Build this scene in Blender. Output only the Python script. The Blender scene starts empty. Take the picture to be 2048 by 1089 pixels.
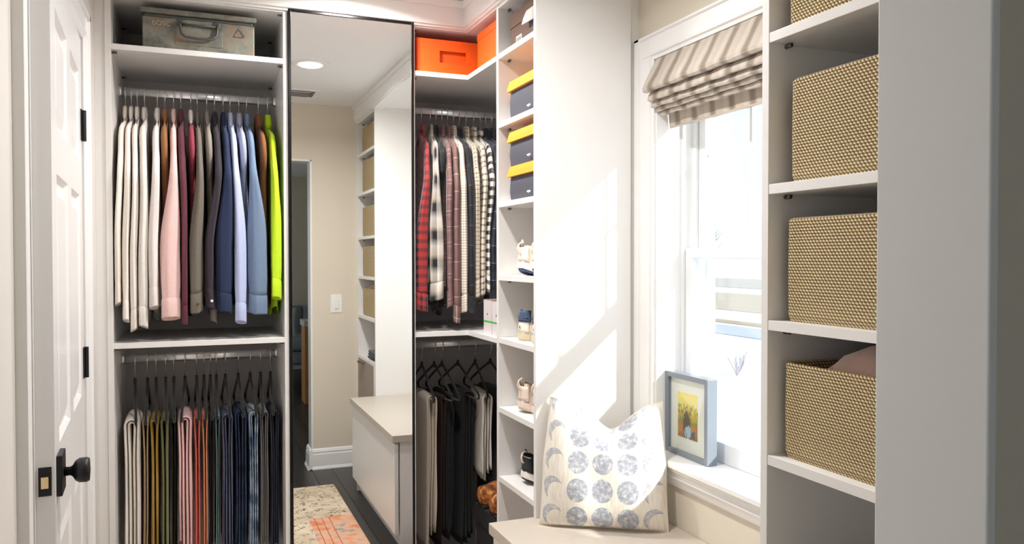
import bpy, math, random
import numpy as np
from mathutils import Vector, Matrix

scene = bpy.context.scene
COL = scene.collection
R = math.radians

# ------------------------------------------------------------------ camera, world, sun, exposure
CAMZ = 1.40
cam_data = bpy.data.cameras.new('camera')
cam_data.sensor_fit = 'HORIZONTAL'
cam_data.sensor_width = 36.0
cam_data.lens = 36.0 * 1581.0 / 2048.0
cam_data.clip_start = 0.05
cam_data.clip_end = 600
cam = bpy.data.objects.new('camera', cam_data)
cam.location = (0, 0, CAMZ)
cam.rotation_euler = (R(90 - 1.04), R(0.05), R(-21.86))
COL.objects.link(cam)
scene.camera = cam

world = bpy.data.worlds.new('world')
scene.world = world
world.use_nodes = True
wn = world.node_tree.nodes
wn['Background'].inputs['Color'].default_value = (0.80, 0.90, 1.0, 1)
wn['Background'].inputs['Strength'].default_value = 1.05

sun_data = bpy.data.lights.new('sun_offscreen', 'SUN')
sun_data.energy = 5.6
sun_data.angle = R(1.8)
sun_data.color = (1.0, 0.97, 0.93)
sun = bpy.data.objects.new('sun_offscreen', sun_data)
sun.rotation_euler = Vector((-0.75, 1.0, -0.675)).to_track_quat('-Z', 'Y').to_euler()
sun.location = (8, -8, 8)
COL.objects.link(sun)

scene.view_settings.view_transform = 'Standard'
scene.view_settings.look = 'None'
scene.view_settings.gamma = 1.0
scene.view_settings.use_curve_mapping = False
scene.view_settings.exposure = 0.34
scene.cycles.use_denoising = True
scene.cycles.max_bounces = 10
scene.cycles.diffuse_bounces = 6
scene.cycles.glossy_bounces = 5
scene.cycles.transparent_max_bounces = 12
scene.cycles.sample_clamp_indirect = 6.0

DOWNLIGHT_W = 11.5

# ------------------------------------------------------------------ helpers
def lin(c):
    c = c / 255.0
    return c / 12.92 if c <= 0.04045 else ((c + 0.055) / 1.055) ** 2.4

def rgb(r, g, b):
    return (lin(r), lin(g), lin(b), 1.0)

class MB:
    """collects geometry for one mesh object, with per-loop uv"""
    def __init__(s):
        s.v = []; s.f = []; s.uv = []

    def face(s, idx, uv=None):
        s.f.append(tuple(idx))
        s.uv.append(uv if uv else [(0.0, 0.0)] * len(idx))

    def box(s, x0, x1, y0, y1, z0, z1):
        if x0 > x1: x0, x1 = x1, x0
        if y0 > y1: y0, y1 = y1, y0
        if z0 > z1: z0, z1 = z1, z0
        b = len(s.v)
        s.v += [(x0, y0, z0), (x1, y0, z0), (x1, y1, z0), (x0, y1, z0), (x0, y0, z1), (x1, y0, z1), (x1, y1, z1), (x0, y1, z1)]
        dx, dy, dz = x1 - x0, y1 - y0, z1 - z0
        for q, (a, c) in (((0, 3, 2, 1), (dy, dx)), ((4, 5, 6, 7), (dx, dy)), ((0, 1, 5, 4), (dx, dz)),
                          ((1, 2, 6, 5), (dy, dz)), ((2, 3, 7, 6), (dx, dz)), ((3, 0, 4, 7), (dy, dz))):
            s.face([b + i for i in q], [(0, 0), (a, 0), (a, c), (0, c)])
        return s

    def prism(s, pts, z0, z1, axis='z'):
        n = len(pts); b = len(s.v)
        def P(p, h):
            if axis == 'z': return (p[0], p[1], h)
            if axis == 'y': return (p[0], h, p[1])
            return (h, p[0], p[1])
        s.v += [P(p, z0) for p in pts] + [P(p, z1) for p in pts]
        L = 0.0
        for i in range(n):
            j = (i + 1) % n
            d = math.dist(pts[i], pts[j])
            s.face([b + i, b + j, b + n + j, b + n + i], [(z0, L), (z0, L + d), (z1, L + d), (z1, L)])
            L += d
        s.face([b + i for i in range(n)][::-1], [tuple(p) for p in pts][::-1])
        s.face([b + n + i for i in range(n)], [tuple(p) for p in pts])
        return s

    def loft(s, rings, closed=True, cap0=False, cap1=False, v0=0.0):
        b = len(s.v); n = len(rings[0])
        for r in rings: s.v += [tuple(map(float, p)) for p in r]
        ref = rings[len(rings) // 2]
        us = [0.0]
        for i in range(n):
            us.append(us[-1] + math.dist(ref[i], ref[(i + 1) % n]))
        vs = [v0]
        for k in range(1, len(rings)):
            a = np.asarray(rings[k]).mean(0); c = np.asarray(rings[k - 1]).mean(0)
            vs.append(vs[-1] + float(np.linalg.norm(a - c)))
        m = n if closed else n - 1
        for k in range(len(rings) - 1):
            for i in range(m):
                j = (i + 1) % n
                s.face([b + k * n + i, b + k * n + j, b + (k + 1) * n + j, b + (k + 1) * n + i],
                       [(us[i], vs[k]), (us[i + 1], vs[k]), (us[i + 1], vs[k + 1]), (us[i], vs[k + 1])])
        if cap0: s.face([b + i for i in range(n)][::-1])
        if cap1: s.face([b + (len(rings) - 1) * n + i for i in range(n)])
        return s

    def tube(s, path, r, n=8, cap=True, flat=None):
        path = [Vector(p) for p in path]
        rings = []
        up = Vector((0, 0, 1))
        prev = None
        for i, p in enumerate(path):
            t = (path[min(i + 1, len(path) - 1)] - path[max(i - 1, 0)]).normalized()
            if prev is None:
                a = up if abs(t.z) < 0.9 else Vector((1, 0, 0))
                e1 = t.cross(a).normalized()
            else:
                e1 = (prev - t * prev.dot(t)).normalized()
            prev = e1
            e2 = t.cross(e1)
            rr = r[i] if isinstance(r, (list, tuple)) else r
            rings.append([tuple(p + e1 * (rr * math.cos(2 * math.pi * k / n)) + e2 * (rr * (flat or 1) * math.sin(2 * math.pi * k / n))) for k in range(n)])
        return s.loft(rings, True, cap, cap)

    def lathe(s, prof, n=24, axis='z', org=(0, 0, 0)):
        """prof: (radius, height)"""
        rings = []
        for r, h in prof:
            ring = []
            for k in range(n):
                c, q = r * math.cos(2 * math.pi * k / n), r * math.sin(2 * math.pi * k / n)
                if axis == 'z': p = (c, q, h)
                elif axis == 'x': p = (h, c, q)
                else: p = (c, h, q)
                ring.append((p[0] + org[0], p[1] + org[1], p[2] + org[2]))
            rings.append(ring)
        return s.loft(rings, True, True, True)

    def mesh(s, name, smooth=False):
        me = bpy.data.meshes.new(name)
        me.from_pydata(s.v, [], s.f)
        uvl = me.uv_layers.new(name='UVMap')
        flat = np.array([c for f in s.uv for p in f for c in p], dtype=np.float32)
        if len(flat) == len(uvl.data) * 2:
            uvl.data.foreach_set('uv', flat)
        if smooth:
            me.polygons.foreach_set('use_smooth', [True] * len(me.polygons))
        me.update()
        return me

    def build(s, name, mat, parent=None, smooth=False, bevel=0.0, world=True, seg=2, solid=0.0, subsurf=0):
        return link(name, s.mesh(name, smooth), mat, parent, bevel, world, seg, solid, subsurf)

def fix_normals(me):
    import bmesh
    bm = bmesh.new(); bm.from_mesh(me)
    bmesh.ops.recalc_face_normals(bm, faces=bm.faces)
    bm.to_mesh(me); bm.free()

def link(name, me, mat, parent=None, bevel=0.0, world=True, seg=2, solid=0.0, subsurf=0):
    o = bpy.data.objects.new(name, me)
    if mat is not None and len(me.materials) == 0: me.materials.append(mat)
    COL.objects.link(o)
    if parent is not None:
        o.parent = parent
        if world and parent.parent is None:
            o.location = -parent.location
    if solid:
        m = o.modifiers.new('solid', 'SOLIDIFY'); m.thickness = solid; m.offset = 0
    if bevel:
        m = o.modifiers.new('bevel', 'BEVEL'); m.width = bevel; m.segments = seg; m.limit_method = 'ANGLE'; m.angle_limit = R(40)
    if subsurf:
        m = o.modifiers.new('sub', 'SUBSURF'); m.levels = subsurf; m.render_levels = subsurf
    return o

def thing(name, label, cat, loc=(0, 0, 0), rz=0.0, group=None):
    o = bpy.data.objects.new(name, None)
    o.empty_display_size = 0.05
    COL.objects.link(o)
    o.location = loc
    o.rotation_euler = (0, 0, rz)
    return tag(o, label, cat, group)

def tag(o, label, cat, group=None):
    o['label'] = label; o['category'] = cat
    if group: o['group'] = group
    return o

def struct(o):
    o['kind'] = 'structure'
    return o

def bx(name, mat, parent, x0, x1, y0, y1, z0, z1, bevel=0.0, **k):
    return MB().box(x0, x1, y0, y1, z0, z1).build(name, mat, parent, bevel=bevel, **k)

def text_mesh(s, size, extrude=0.0006):
    cu = bpy.data.curves.new('lettering', 'FONT')
    cu.body = s; cu.size = size; cu.extrude = extrude; cu.align_x = 'CENTER'; cu.align_y = 'CENTER'
    tmp = bpy.data.objects.new('tmp', cu)
    COL.objects.link(tmp)
    me = bpy.data.meshes.new_from_object(tmp)
    bpy.data.objects.remove(tmp)
    bpy.data.curves.remove(cu)
    me.name = 'lettering'
    return me

# ------------------------------------------------------------------ materials
def new_mat(name):
    m = bpy.data.materials.new(name); m.use_nodes = True
    nt = m.node_tree
    return m, nt, nt.nodes['Principled BSDF']

def setp(b, **k):
    for n, v in k.items():
        b.inputs[n.replace('_', ' ')].default_value = v

def M(name, col, rough=0.5, metal=0.0, noise=0.0, nscale=20.0, bump=0.0, bscale=120.0, coat=0.0, sheen=0.0, stretch=None):
    m, nt, b = new_mat(name)
    setp(b, Base_Color=col, Roughness=rough, Metallic=metal)
    if coat: b.inputs['Coat Weight'].default_value = coat
    if sheen: b.inputs['Sheen Weight'].default_value = sheen
    tc = nt.nodes.new('ShaderNodeTexCoord')
    src = tc.outputs['Object']
    if stretch:
        mp = nt.nodes.new('ShaderNodeMapping'); mp.inputs['Scale'].default_value = stretch
        nt.links.new(src, mp.inputs['Vector']); src = mp.outputs['Vector']
    if noise:
        n = nt.nodes.new('ShaderNodeTexNoise'); n.inputs['Scale'].default_value = nscale; n.inputs['Detail'].default_value = 5
        nt.links.new(src, n.inputs['Vector'])
        mx = nt.nodes.new('ShaderNodeMix'); mx.data_type = 'RGBA'
        mx.inputs[6].default_value = tuple(c * (1 - noise) for c in col[:3]) + (1,)
        mx.inputs[7].default_value = tuple(min(1, c * (1 + noise)) for c in col[:3]) + (1,)
        nt.links.new(n.outputs['Fac'], mx.inputs[0])
        nt.links.new(mx.outputs[2], b.inputs['Base Color'])
    if bump:
        n2 = nt.nodes.new('ShaderNodeTexNoise'); n2.inputs['Scale'].default_value = bscale; n2.inputs['Detail'].default_value = 3
        nt.links.new(src, n2.inputs['Vector'])
        bp = nt.nodes.new('ShaderNodeBump'); bp.inputs['Strength'].default_value = bump; bp.inputs['Distance'].default_value = 0.002
        nt.links.new(n2.outputs['Fac'], bp.inputs['Height'])
        nt.links.new(bp.outputs['Normal'], b.inputs['Normal'])
    return m

def fabric(name, col, noise=0.07, nscale=90, heather=0.0):
    return M(name, col, 0.85, 0, heather or noise, 420 if heather else nscale, 0.35, 700, 0, 0.05)

def ramp(nt, stops, interp='LINEAR'):
    r = nt.nodes.new('ShaderNodeValToRGB')
    cr = r.color_ramp; cr.interpolation = interp
    while len(cr.elements) < len(stops): cr.elements.new(0.5)
    for e, (p, c) in zip(cr.elements, sorted(stops, key=lambda q: q[0])):
        e.position = p; e.color = c
    return r

def math_node(nt, op, a, b=None, c=None):
    n = nt.nodes.new('ShaderNodeMath'); n.operation = op
    for i, x in enumerate((a, b, c)):
        if x is None: continue
        if isinstance(x, (int, float)): n.inputs[i].default_value = x
        else: nt.links.new(x, n.inputs[i])
    return n.outputs[0]

def mixc(nt, fac, a, b, mode='MIX'):
    mx = nt.nodes.new('ShaderNodeMix'); mx.data_type = 'RGBA'; mx.blend_type = mode
    for i, x in ((0, fac), (6, a), (7, b)):
        if isinstance(x, (int, float, tuple)): mx.inputs[i].default_value = x
        else: nt.links.new(x, mx.inputs[i])
    return mx.outputs[2]

def uv_split(nt):
    u = nt.nodes.new('ShaderNodeUVMap'); u.uv_map = 'UVMap'
    s = nt.nodes.new('ShaderNodeSeparateXYZ')
    nt.links.new(u.outputs['UV'], s.inputs[0])
    return u.outputs['UV'], s.outputs[0], s.outputs[1]

def plaid(name, ustops, vstops, pu, pv, interp='CONSTANT', fac=0.5, rough=0.85):
    m, nt, b = new_mat(name)
    uv, u, v = uv_split(nt)
    ru = ramp(nt, ustops, interp); rv = ramp(nt, vstops, interp)
    nt.links.new(math_node(nt, 'FRACT', math_node(nt, 'DIVIDE', u, pu)), ru.inputs[0])
    nt.links.new(math_node(nt, 'FRACT', math_node(nt, 'DIVIDE', v, pv)), rv.inputs[0])
    c = mixc(nt, fac, ru.outputs[0], rv.outputs[0])
    n = nt.nodes.new('ShaderNodeTexNoise'); n.inputs['Scale'].default_value = 400
    nt.links.new(uv, n.inputs['Vector'])
    c = mixc(nt, 0.25, c, n.outputs['Fac'], 'SOFT_LIGHT')
    nt.links.new(c, b.inputs['Base Color'])
    b.inputs['Roughness'].default_value = rough
    b.inputs['Sheen Weight'].default_value = 0.2
    bp = nt.nodes.new('ShaderNodeBump'); bp.inputs['Strength'].default_value = 0.25; bp.inputs['Distance'].default_value = 0.001
    nt.links.new(n.outputs['Fac'], bp.inputs['Height']); nt.links.new(bp.outputs['Normal'], b.inputs['Normal'])
    return m

def emit(name, col, s):
    m = bpy.data.materials.new(name); m.use_nodes = True
    nt = m.node_tree; nt.nodes.clear()
    o = nt.nodes.new('ShaderNodeOutputMaterial'); e = nt.nodes.new('ShaderNodeEmission')
    e.inputs[0].default_value = col; e.inputs[1].default_value = s
    nt.links.new(e.outputs[0], o.inputs[0])
    return m

def glass_mat(name, refl=0.05):
    m = bpy.data.materials.new(name); m.use_nodes = True
    nt = m.node_tree; nt.nodes.clear()
    o = nt.nodes.new('ShaderNodeOutputMaterial'); t = nt.nodes.new('ShaderNodeBsdfTransparent'); g = nt.nodes.new('ShaderNodeBsdfGlossy')
    g.inputs['Roughness'].default_value = 0.02
    t.inputs[0].default_value = (0.97, 0.985, 0.98, 1)
    mx = nt.nodes.new('ShaderNodeMixShader'); mx.inputs[0].default_value = refl
    nt.links.new(t.outputs[0], mx.inputs[1]); nt.links.new(g.outputs[0], mx.inputs[2]); nt.links.new(mx.outputs[0], o.inputs[0])
    return m

WHITE = M('white_melamine', rgb(236, 234, 232), 0.32, noise=0.01, nscale=8)
TRIM = M('white_trim_paint', rgb(240, 239, 238), 0.28)
WALL = M('warm_beige_paint', rgb(222, 213, 197), 0.75, noise=0.015, nscale=6, bump=0.05, bscale=300)
WALLW = M('pale_grey_paint', rgb(222, 217, 211), 0.7, noise=0.01, nscale=5, bump=0.04, bscale=300)
CEIL = M('ceiling_white', rgb(240, 240, 240), 0.8)
BACKP = M('grey_back_panel', rgb(200, 197, 198), 0.7, noise=0.03, nscale=60)
FLOORM = M('dark_floor_base', (0.006, 0.006, 0.006, 1), 0.5)
PLANK = M('dark_stained_plank', (0.022, 0.019, 0.018, 1), 0.33, noise=0.45, nscale=5, bump=0.15, bscale=30, stretch=(14, 1, 1))
CHROME = M('brushed_chrome', (0.80, 0.81, 0.83, 1), 0.28, 1.0)
NICKEL = M('dark_nickel', (0.20, 0.18, 0.16, 1), 0.35, 1.0)
WIRE = M('hook_wire', (0.75, 0.75, 0.77, 1), 0.22, 1.0)
VELVET = M('black_velvet', (0.008, 0.008, 0.009, 1), 0.95, bump=0.2, bscale=900, sheen=0.3)
CREAMHANG = M('ivory_hanger', rgb(226, 214, 190), 0.6)
BLACKM = M('matte_black_metal', (0.012, 0.012, 0.013, 1), 0.42, 0.3)
FRAMEBLK = M('black_mirror_frame', (0.014, 0.012, 0.011, 1), 0.25, 0.6)
BENCHTOP = M('greige_laminate', rgb(196, 186, 174), 0.42, noise=0.03, nscale=50)
GREIGE = M('greige_drawer', rgb(150, 138, 126), 0.5, noise=0.05, nscale=70)
GLASS = glass_mat('window_glass', 0.05)
PICGLASS = glass_mat('picture_glass', 0.06)
VINYL = M('white_vinyl', rgb(236, 238, 240), .35)
LAMPGLOW = emit('lamp_glow', (1, 0.93, 0.82, 1), 14)

def mirror_mat():
    m, nt, b = new_mat('mirror_silver')
    setp(b, Base_Color=(0.93, 0.945, 0.94, 1), Roughness=0.0, Metallic=1.0)
    return m
MIRROR = mirror_mat()

# ------------------------------------------------------------------ room shell
XL, XR = -0.31, 1.392            # left wall, window wall
YE0, YE1 = 0.533, 0.665          # end wall with the doorway
YB = 3.53                        # back wall
ZC = 2.41
DJL, DJR, DH = -0.17, 0.717, 2.045   # doorway jambs and head
F = 3.0                          # front plane of the back closets
XF = 1.013                       # front plane of the right closets
AY0 = -4.25                      # far wall of the room behind
AX0, AX1 = -2.8, 1.62

# floor with planks
fl = struct(bx('floor', FLOORM, None, AX0 - .1, 1.62, AY0 - .1, YB + .1, -0.12, -0.012))
pm = {}
random.seed(3)
def plank(x0, x1, y0, y1):
    key = (round(x1 - x0, 3), round(y1 - y0, 3))
    if key not in pm:
        pm[key] = MB().box(0.001, x1 - x0 - 0.001, 0.001, y1 - y0 - 0.001, -0.014, 0.0).mesh('plank')
    o = link('plank', pm[key], PLANK, fl, world=False)
    o.location = (x0, y0, 0)
pw = 0.127
i = 0
x = XL
while x < AX1 - 0.01:
    y = AY0 + (0.0, -0.7, -0.35, -1.0)[i % 4]
    L = 1.6
    while y < 3.5:
        ya, yb = max(y, AY0), min(y + L, 3.53)
        if yb - ya > 0.05 and not (ya > 2.9): plank(x, min(x + pw, AX1), ya, yb)
        y += L
    x += pw; i += 1
mb = MB()
x = AX0
while x < XL - 0.01:
    mb.box(x + .001, min(x + pw, XL) - .001, AY0, YE0, -0.014, 0)
    x += pw
mb.build('plank', PLANK, fl)

# walls
WT = 0.12
mb = MB().box(XL - WT, XL, YE1, 1.79, 0, ZC).box(XL - WT, XL, 2.635, YB, 0, ZC).box(XL - WT, XL, 1.79, 2.635, 2.05, ZC)
struct(mb.build('wall_left', WALLW, None))
struct(bx('wall_back', WALLW, None, XL - WT, 1.62, YB, YB + .12, 0, ZC))
mb = MB().prism([(AX0, 0), (DJL, 0), (DJL, DH), (DJR, DH), (DJR, 0), (AX1, 0), (AX1, ZC), (AX0, ZC)], YE0, YE1, 'y')
o = mb.build('wall_front', WALL, None); fix_normals(o.data); struct(o)
struct(MB().box(DJR - .012, DJR + .0005, YE0 - .002, YE1 + .002, 0, DH).box(DJL - .0005, DJL + .012, YE0 - .002, YE1 + .002, 0, DH).box(DJL, DJR, YE0 - .002, YE1 + .002, DH - .012, DH + .0005).build('trim_9', TRIM, None, bevel=.002))
struct(MB().box(-1.4, -1.3, 1.4, 3.1, 0, ZC).box(-1.3, XL - WT, 1.4, 1.5, 0, ZC).box(-1.3, XL - WT, 3.0, 3.1, 0, ZC).build('wall_light_block', WALLW, None))  # unseen box behind the door, added to block leaking sky light
WY0, WY1, WZ0, WZ1 = 1.41, 2.22, 0.745, 2.046     # window opening
mb = MB().box(XR, 1.62, YE1, WY0, 0, ZC).box(XR, 1.62, WY1, YB, 0, ZC).box(XR, 1.62, WY0, WY1, 0, WZ0).box(XR, 1.62, WY0, WY1, WZ1, ZC)
struct(mb.build('wall_right', WALL, None))
struct(bx('ceiling', CEIL, None, AX0 - .1, 1.62, AY0 - .1, YB + .12, ZC, ZC + .12))
# room behind the camera, seen in the mirror through the doorway
struct(bx('wall_far', WALL, None, -0.2, AX1, AY0 - .12, AY0, 0, ZC))
mb = MB().box(AX0, -2.5, AY0 - .12, AY0, 0, ZC).box(-2.5, -.2, AY0 - .12, AY0, 0, .45).box(-2.5, -.2, AY0 - .12, AY0, 2.2, ZC)  # wall with an unseen window opening added to let daylight in
struct(mb.build('wall_far_added_window', WALL, None))
mb = MB().box(AX0 - .12, AX0, AY0, -3.4, 0, ZC).box(AX0 - .12, AX0, -.6, YE0, 0, ZC).box(AX0 - .12, AX0, -3.4, -.6, 0, .45).box(AX0 - .12, AX0, -3.4, -.6, 2.2, ZC)  # second unseen opening, added as a daylight source
struct(mb.build('wall_side_added_window', WALL, None))
struct(bx('wall_side_plain', WALL, None, AX1, AX1 + .1, AY0 - .12, YE0, 0, ZC))

def baseboard(name, prof_pts, path_axis, a, b, fixed, sgn):
    """prof_pts (out, z); runs along path_axis from a to b, wall face at fixed, sticking out in direction sgn"""
    mb = MB()
    pts = [(fixed + sgn * o, z) for o, z in prof_pts]
    mb.prism(pts, a, b, 'y' if path_axis == 'y' else 'x')
    o = mb.build(name, TRIM, None); fix_normals(o.data)
    return struct(o)
BP = [(-0.003, 0), (0.026, 0), (0.026, 0.006), (0.018, 0.022), (0.016, 0.098), (0.012, 0.106), (0.014, 0.116), (0.008, 0.13), (0.003, 0.136), (-0.003, 0.136)]
baseboard('baseboard_front', BP, 'x', DJR - 0.026, 1.0, YE1, 1)
baseboard('baseboard_doorway', BP, 'y', YE0 - .026, YE1 + .026, DJR - .012, -1)
baseboard('baseboard_far', BP, 'x', -0.2, AX1, AY0, 1)
baseboard('baseboard_left', BP, 'y', YE1, 1.69, XL, 1)

# fascia / crown along the top of the closets
CZ0 = 2.298
fp = lambda off: [(XL, F - off), (XF - off, F - off), (XF - off, YE1), (XF + .05, YE1), (XF + .05, F + .05), (XL, F + .05)]
struct(MB().prism(fp(0.020), CZ0 + .012, ZC - .02).build('trim_1', TRIM, None, bevel=.002))
struct(MB().prism(fp(0.030), ZC - .028, ZC).build('trim_2', TRIM, None, bevel=.004))
struct(MB().prism(fp(0.010), CZ0 + .004, CZ0 + .014).build('trim_3', TRIM, None))
struct(bx('trim_4', TRIM, None, XF + .05, XR, YE1, 2.32, ZC - .028, ZC))
struct(bx('ceiling_soffit', CEIL, None, XF + .05, XR, 1.235, 2.32, 2.31, 2.33))

def added_window(name, axis, fixed, a, b, z0, z1, n):
    w_ = struct(bpy.data.objects.new(name, None)); COL.objects.link(w_)
    w_.location = ((a + b) / 2, fixed, z0) if axis == 'x' else (fixed, (a + b) / 2, z0)
    def bb(m_, p, q, c0, c1, t_=.03):
        return m_.box(p, q, fixed - t_, fixed + t_, c0, c1) if axis == 'x' else m_.box(fixed - t_, fixed + t_, p, q, c0, c1)
    fr = MB(); e = .05
    bb(fr, a, a + e, z0, z1); bb(fr, b - e, b, z0, z1); bb(fr, a + e, b - e, z0, z0 + e); bb(fr, a + e, b - e, z1 - e, z1)
    for k in range(1, n):
        c_ = a + (b - a) * k / n; bb(fr, c_ - .03, c_ + .03, z0 + e, z1 - e)
    fr.build('window_frame', VINYL, w_)
    for k in range(n):
        p, q = a + (b - a) * k / n + .03, a + (b - a) * (k + 1) / n - .03
        bb(MB(), p, q, z0 + e, z1 - e, .002).build('pane', GLASS, w_)
added_window('added_window_2', 'x', AY0 - .06, -2.5, -.2, .45, 2.2, 3)  # unseen windows, added to bring daylight in behind the camera
added_window('added_window_3', 'y', AX0 - .06, -3.4, -.6, .45, 2.2, 3)

# ------------------------------------------------------------------ left door (ajar)
dw, dt, dh = 0.815, 0.035, 2.03
dang = 2.9
d = struct(bpy.data.objects.new('door_1', None)); COL.objects.link(d)
d.location = (XL + 0.004, 2.628, 0.008); d.rotation_euler = (0, 0, R(dang))
# local: x = thickness (0..-dt into the wall; +x is the room face), y from 0 (hinge) to -dw
def door_panels():
    st = 0.095; mid = 0.09
    cw = (dw - 2 * st - mid) / 2
    rows = [(0.20, 0.82), (1.00, 1.57), (1.67, 1.92)]
    frame = MB()
    frame.box(-dt, 0, -st, 0, 0, dh).box(-dt, 0, -dw, -dw + st, 0, dh)
    frame.box(-dt, 0, -st - cw - mid, -st - cw, 0, dh)
    z0 = 0.0
    for a, b_ in rows + [(dh, dh)]:
        for k in (0, 1):
            y1 = -st - k * (cw + mid)
            frame.box(-dt, 0, y1 - cw, y1, z0, a)
        z0 = b_
    frame.build('stiles_and_rails', TRIM, d, world=False)
    for a, b_ in rows:
        for k in (0, 1):
            y1 = -st - k * (cw + mid); y0 = y1 - cw
            def ring(ins, xx): return [(xx, y0 + ins, a + ins), (xx, y1 - ins, a + ins), (xx, y1 - ins, b_ - ins), (xx, y0 + ins, b_ - ins)]
            p = MB()
            p.loft([ring(0, 0.0), ring(0.012, -0.010), ring(0.020, -0.010), ring(0.045, -0.003), ring(0.05, -0.003)], True, False, True)
            p.box(-dt, -0.012, y0, y1, a, b_)
            p.build('door_panel', TRIM, d, world=False)
door_panels()
# hinges, knob, latch
for hz in (1.735, 1.04, 0.25):
    h = MB().tube([(0.006, 0.0, hz), (0.006, 0.0, hz + .09)], .0075, 10)
    h.box(0.0, 0.003, -.03, 0, hz, hz + .09)
    h.build('hinge', BLACKM, d, world=False)
kz = 0.945
ky = -dw + .062
kn = MB().box(0, .011, ky - .038, ky + .038, kz - .042, kz + .042).build('rosette', BLACKM, d, bevel=.002, world=False)
MB().lathe([(.0001, .010), (.0095, .010), (.009, .022), (.011, .026), (.021, .032), (.0255, .039), (.026, .052), (.0235, .058), (.0001, .060)], 28, 'x', (0, ky, kz)).build('knob', BLACKM, d, smooth=True, world=False)
fpz = kz - .002
fpl = MB().box(-.029, -.006, -dw - .0025, -dw, fpz - .029, fpz + .029).build('latch_plate', BLACKM, d, world=False)
MB().box(-.024, -.011, -dw - .006, -dw - .002, fpz - .013, fpz + .010).build('latch_bolt', M('brass', (.85, .66, .38, 1), .3, 1.0), fpl, world=False)
# casing round the door
cs = MB()
def casing_y(mbx, xface, sgn, y0, y1, z0, z1):
    """vertical casing strip on a wall x = xface sticking out sgn, outer edge y0, inner edge y1"""
    w = y1 - y0
    pts = [(xface, y0), (xface + sgn * .020, y0), (xface + sgn * .020, y0 + w * .18), (xface + sgn * .014, y0 + w * .24), (xface + sgn * .012, y0 + w * .6), (xface + sgn * .016, y0 + w * .72), (xface + sgn * .010, y0 + w * .92), (xface + sgn * .008, y1), (xface, y1)]
    mbx.prism(pts, z0, z1)
o = MB(); casing_y(o, XL, 1, 1.695, 1.782, 0, 2.135); oo = o.build('trim_5', TRIM, None); fix_normals(oo.data); struct(oo)
o = MB(); casing_y(o, XL, 1, 2.735, 2.648, 0, 2.135); oo = o.build('trim_6', TRIM, None); fix_normals(oo.data); struct(oo)
o = MB()
o.prism([(XL, 2.135), (XL + .02, 2.135), (XL + .02, 2.12), (XL + .014, 2.115), (XL + .012, 2.08), (XL + .016, 2.07), (XL + .008, 2.048), (XL, 2.048)], 1.695, 2.735, 'y')
oo = o.build('trim_7', TRIM, None); fix_normals(oo.data); struct(oo)
struct(MB().box(XL - WT, XL, 1.785, 1.8115, 0, 2.045).box(XL - .05, -.2985, 1.800, 1.8119, 0, 2.045).box(XL - .05, -.3045, 1.8115, 1.828, 0, 2.045).box(XL - WT, XL, 2.630, 2.64, 0, 2.045).box(XL - WT, XL, 1.79, 2.64, 2.04, 2.05).build('trim_8', TRIM, None))

# ------------------------------------------------------------------ window
w = struct(bpy.data.objects.new('window_1', None)); COL.objects.link(w); w.location = (XR, (WY0 + WY1) / 2, WZ0)
JT = 0.012
MB().box(XR, 1.62, WY1 - JT, WY1, WZ0, WZ1).box(XR, 1.62, WY0, WY0 + JT, WZ0, WZ1).box(XR, 1.62, WY0, WY1, WZ1 - JT, WZ1).build('jamb_liner', TRIM, w)
def casing_piece(pts, a, b, axis):
    o = MB(); o.prism(pts, a, b, axis); oo = o.build('casing', TRIM, w); fix_normals(oo.data)
def cprof(i, o_):   # inner and outer coordinate -> (x, c)
    s = 1 if o_ > i else -1
    return [(XR, i), (XR - .008, i), (XR - .010, i + s * .010), (XR - .016, i + s * .014), (XR - .013, i + s * .022), (XR - .015, i + s * .070), (XR - .022, i + s * .074), (XR - .022, o_), (XR, o_)]
casing_piece(cprof(2.215, 2.315), 0.769, 2.123, 'z')
casing_piece(cprof(1.415, 1.315), 0.769, 2.123, 'z')
casing_piece([(p[0], p[1]) for p in cprof(2.042, 2.123)], 1.315, 2.315, 'y')
ZS = 0.769
MB().prism([(1.62, ZS - .024), (1.362, ZS - .024), (1.355, ZS - .018), (1.355, ZS - .006), (1.362, ZS), (1.62, ZS)], 1.30, 2.318, 'y').build('sill', TRIM, w)
ap = [(XR, ZS - .024), (XR - .026, ZS - .024), (XR - .026, ZS - .032), (XR - .018, ZS - .04), (XR - .022, ZS - .052), (XR - .016, ZS - .066), (XR - .012, ZS - .078), (XR - .010, ZS - .082), (XR, ZS - .082)]
o = MB().prism(ap, 1.315, 2.315, 'y'); oo = o.build('apron', TRIM, w); fix_normals(oo.data)
# vinyl frame tracks
MB().box(1.485, 1.493, 2.196, WY1 - JT, ZS, WZ1).box(1.528, 1.536, 2.185, WY1 - JT, ZS, WZ1).box(1.585, 1.60, 2.180, WY1 - JT, ZS, WZ1) \
    .box(1.485, 1.493, WY0 + JT, 1.434, ZS, WZ1).box(1.528, 1.536, WY0 + JT, 1.445, ZS, WZ1).box(1.585, 1.60, WY0 + JT, 1.45, ZS, WZ1) \
    .box(1.53, 1.60, WY0, WY1, ZS, ZS + .02).build('track', VINYL, w)
ls = MB().box(1.494, 1.527, 2.163, 2.208, ZS, 1.430).box(1.494, 1.527, 1.422, 1.467, ZS, 1.430).box(1.494, 1.527, 1.467, 2.163, ZS, .832).box(1.494, 1.527, 1.467, 2.163, 1.398, 1.430)
ls = ls.build('lower_sash', VINYL, w, bevel=.003)
MB().box(1.508, 1.512, 1.465, 2.165, .83, 1.40).build('pane', GLASS, ls)
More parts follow.
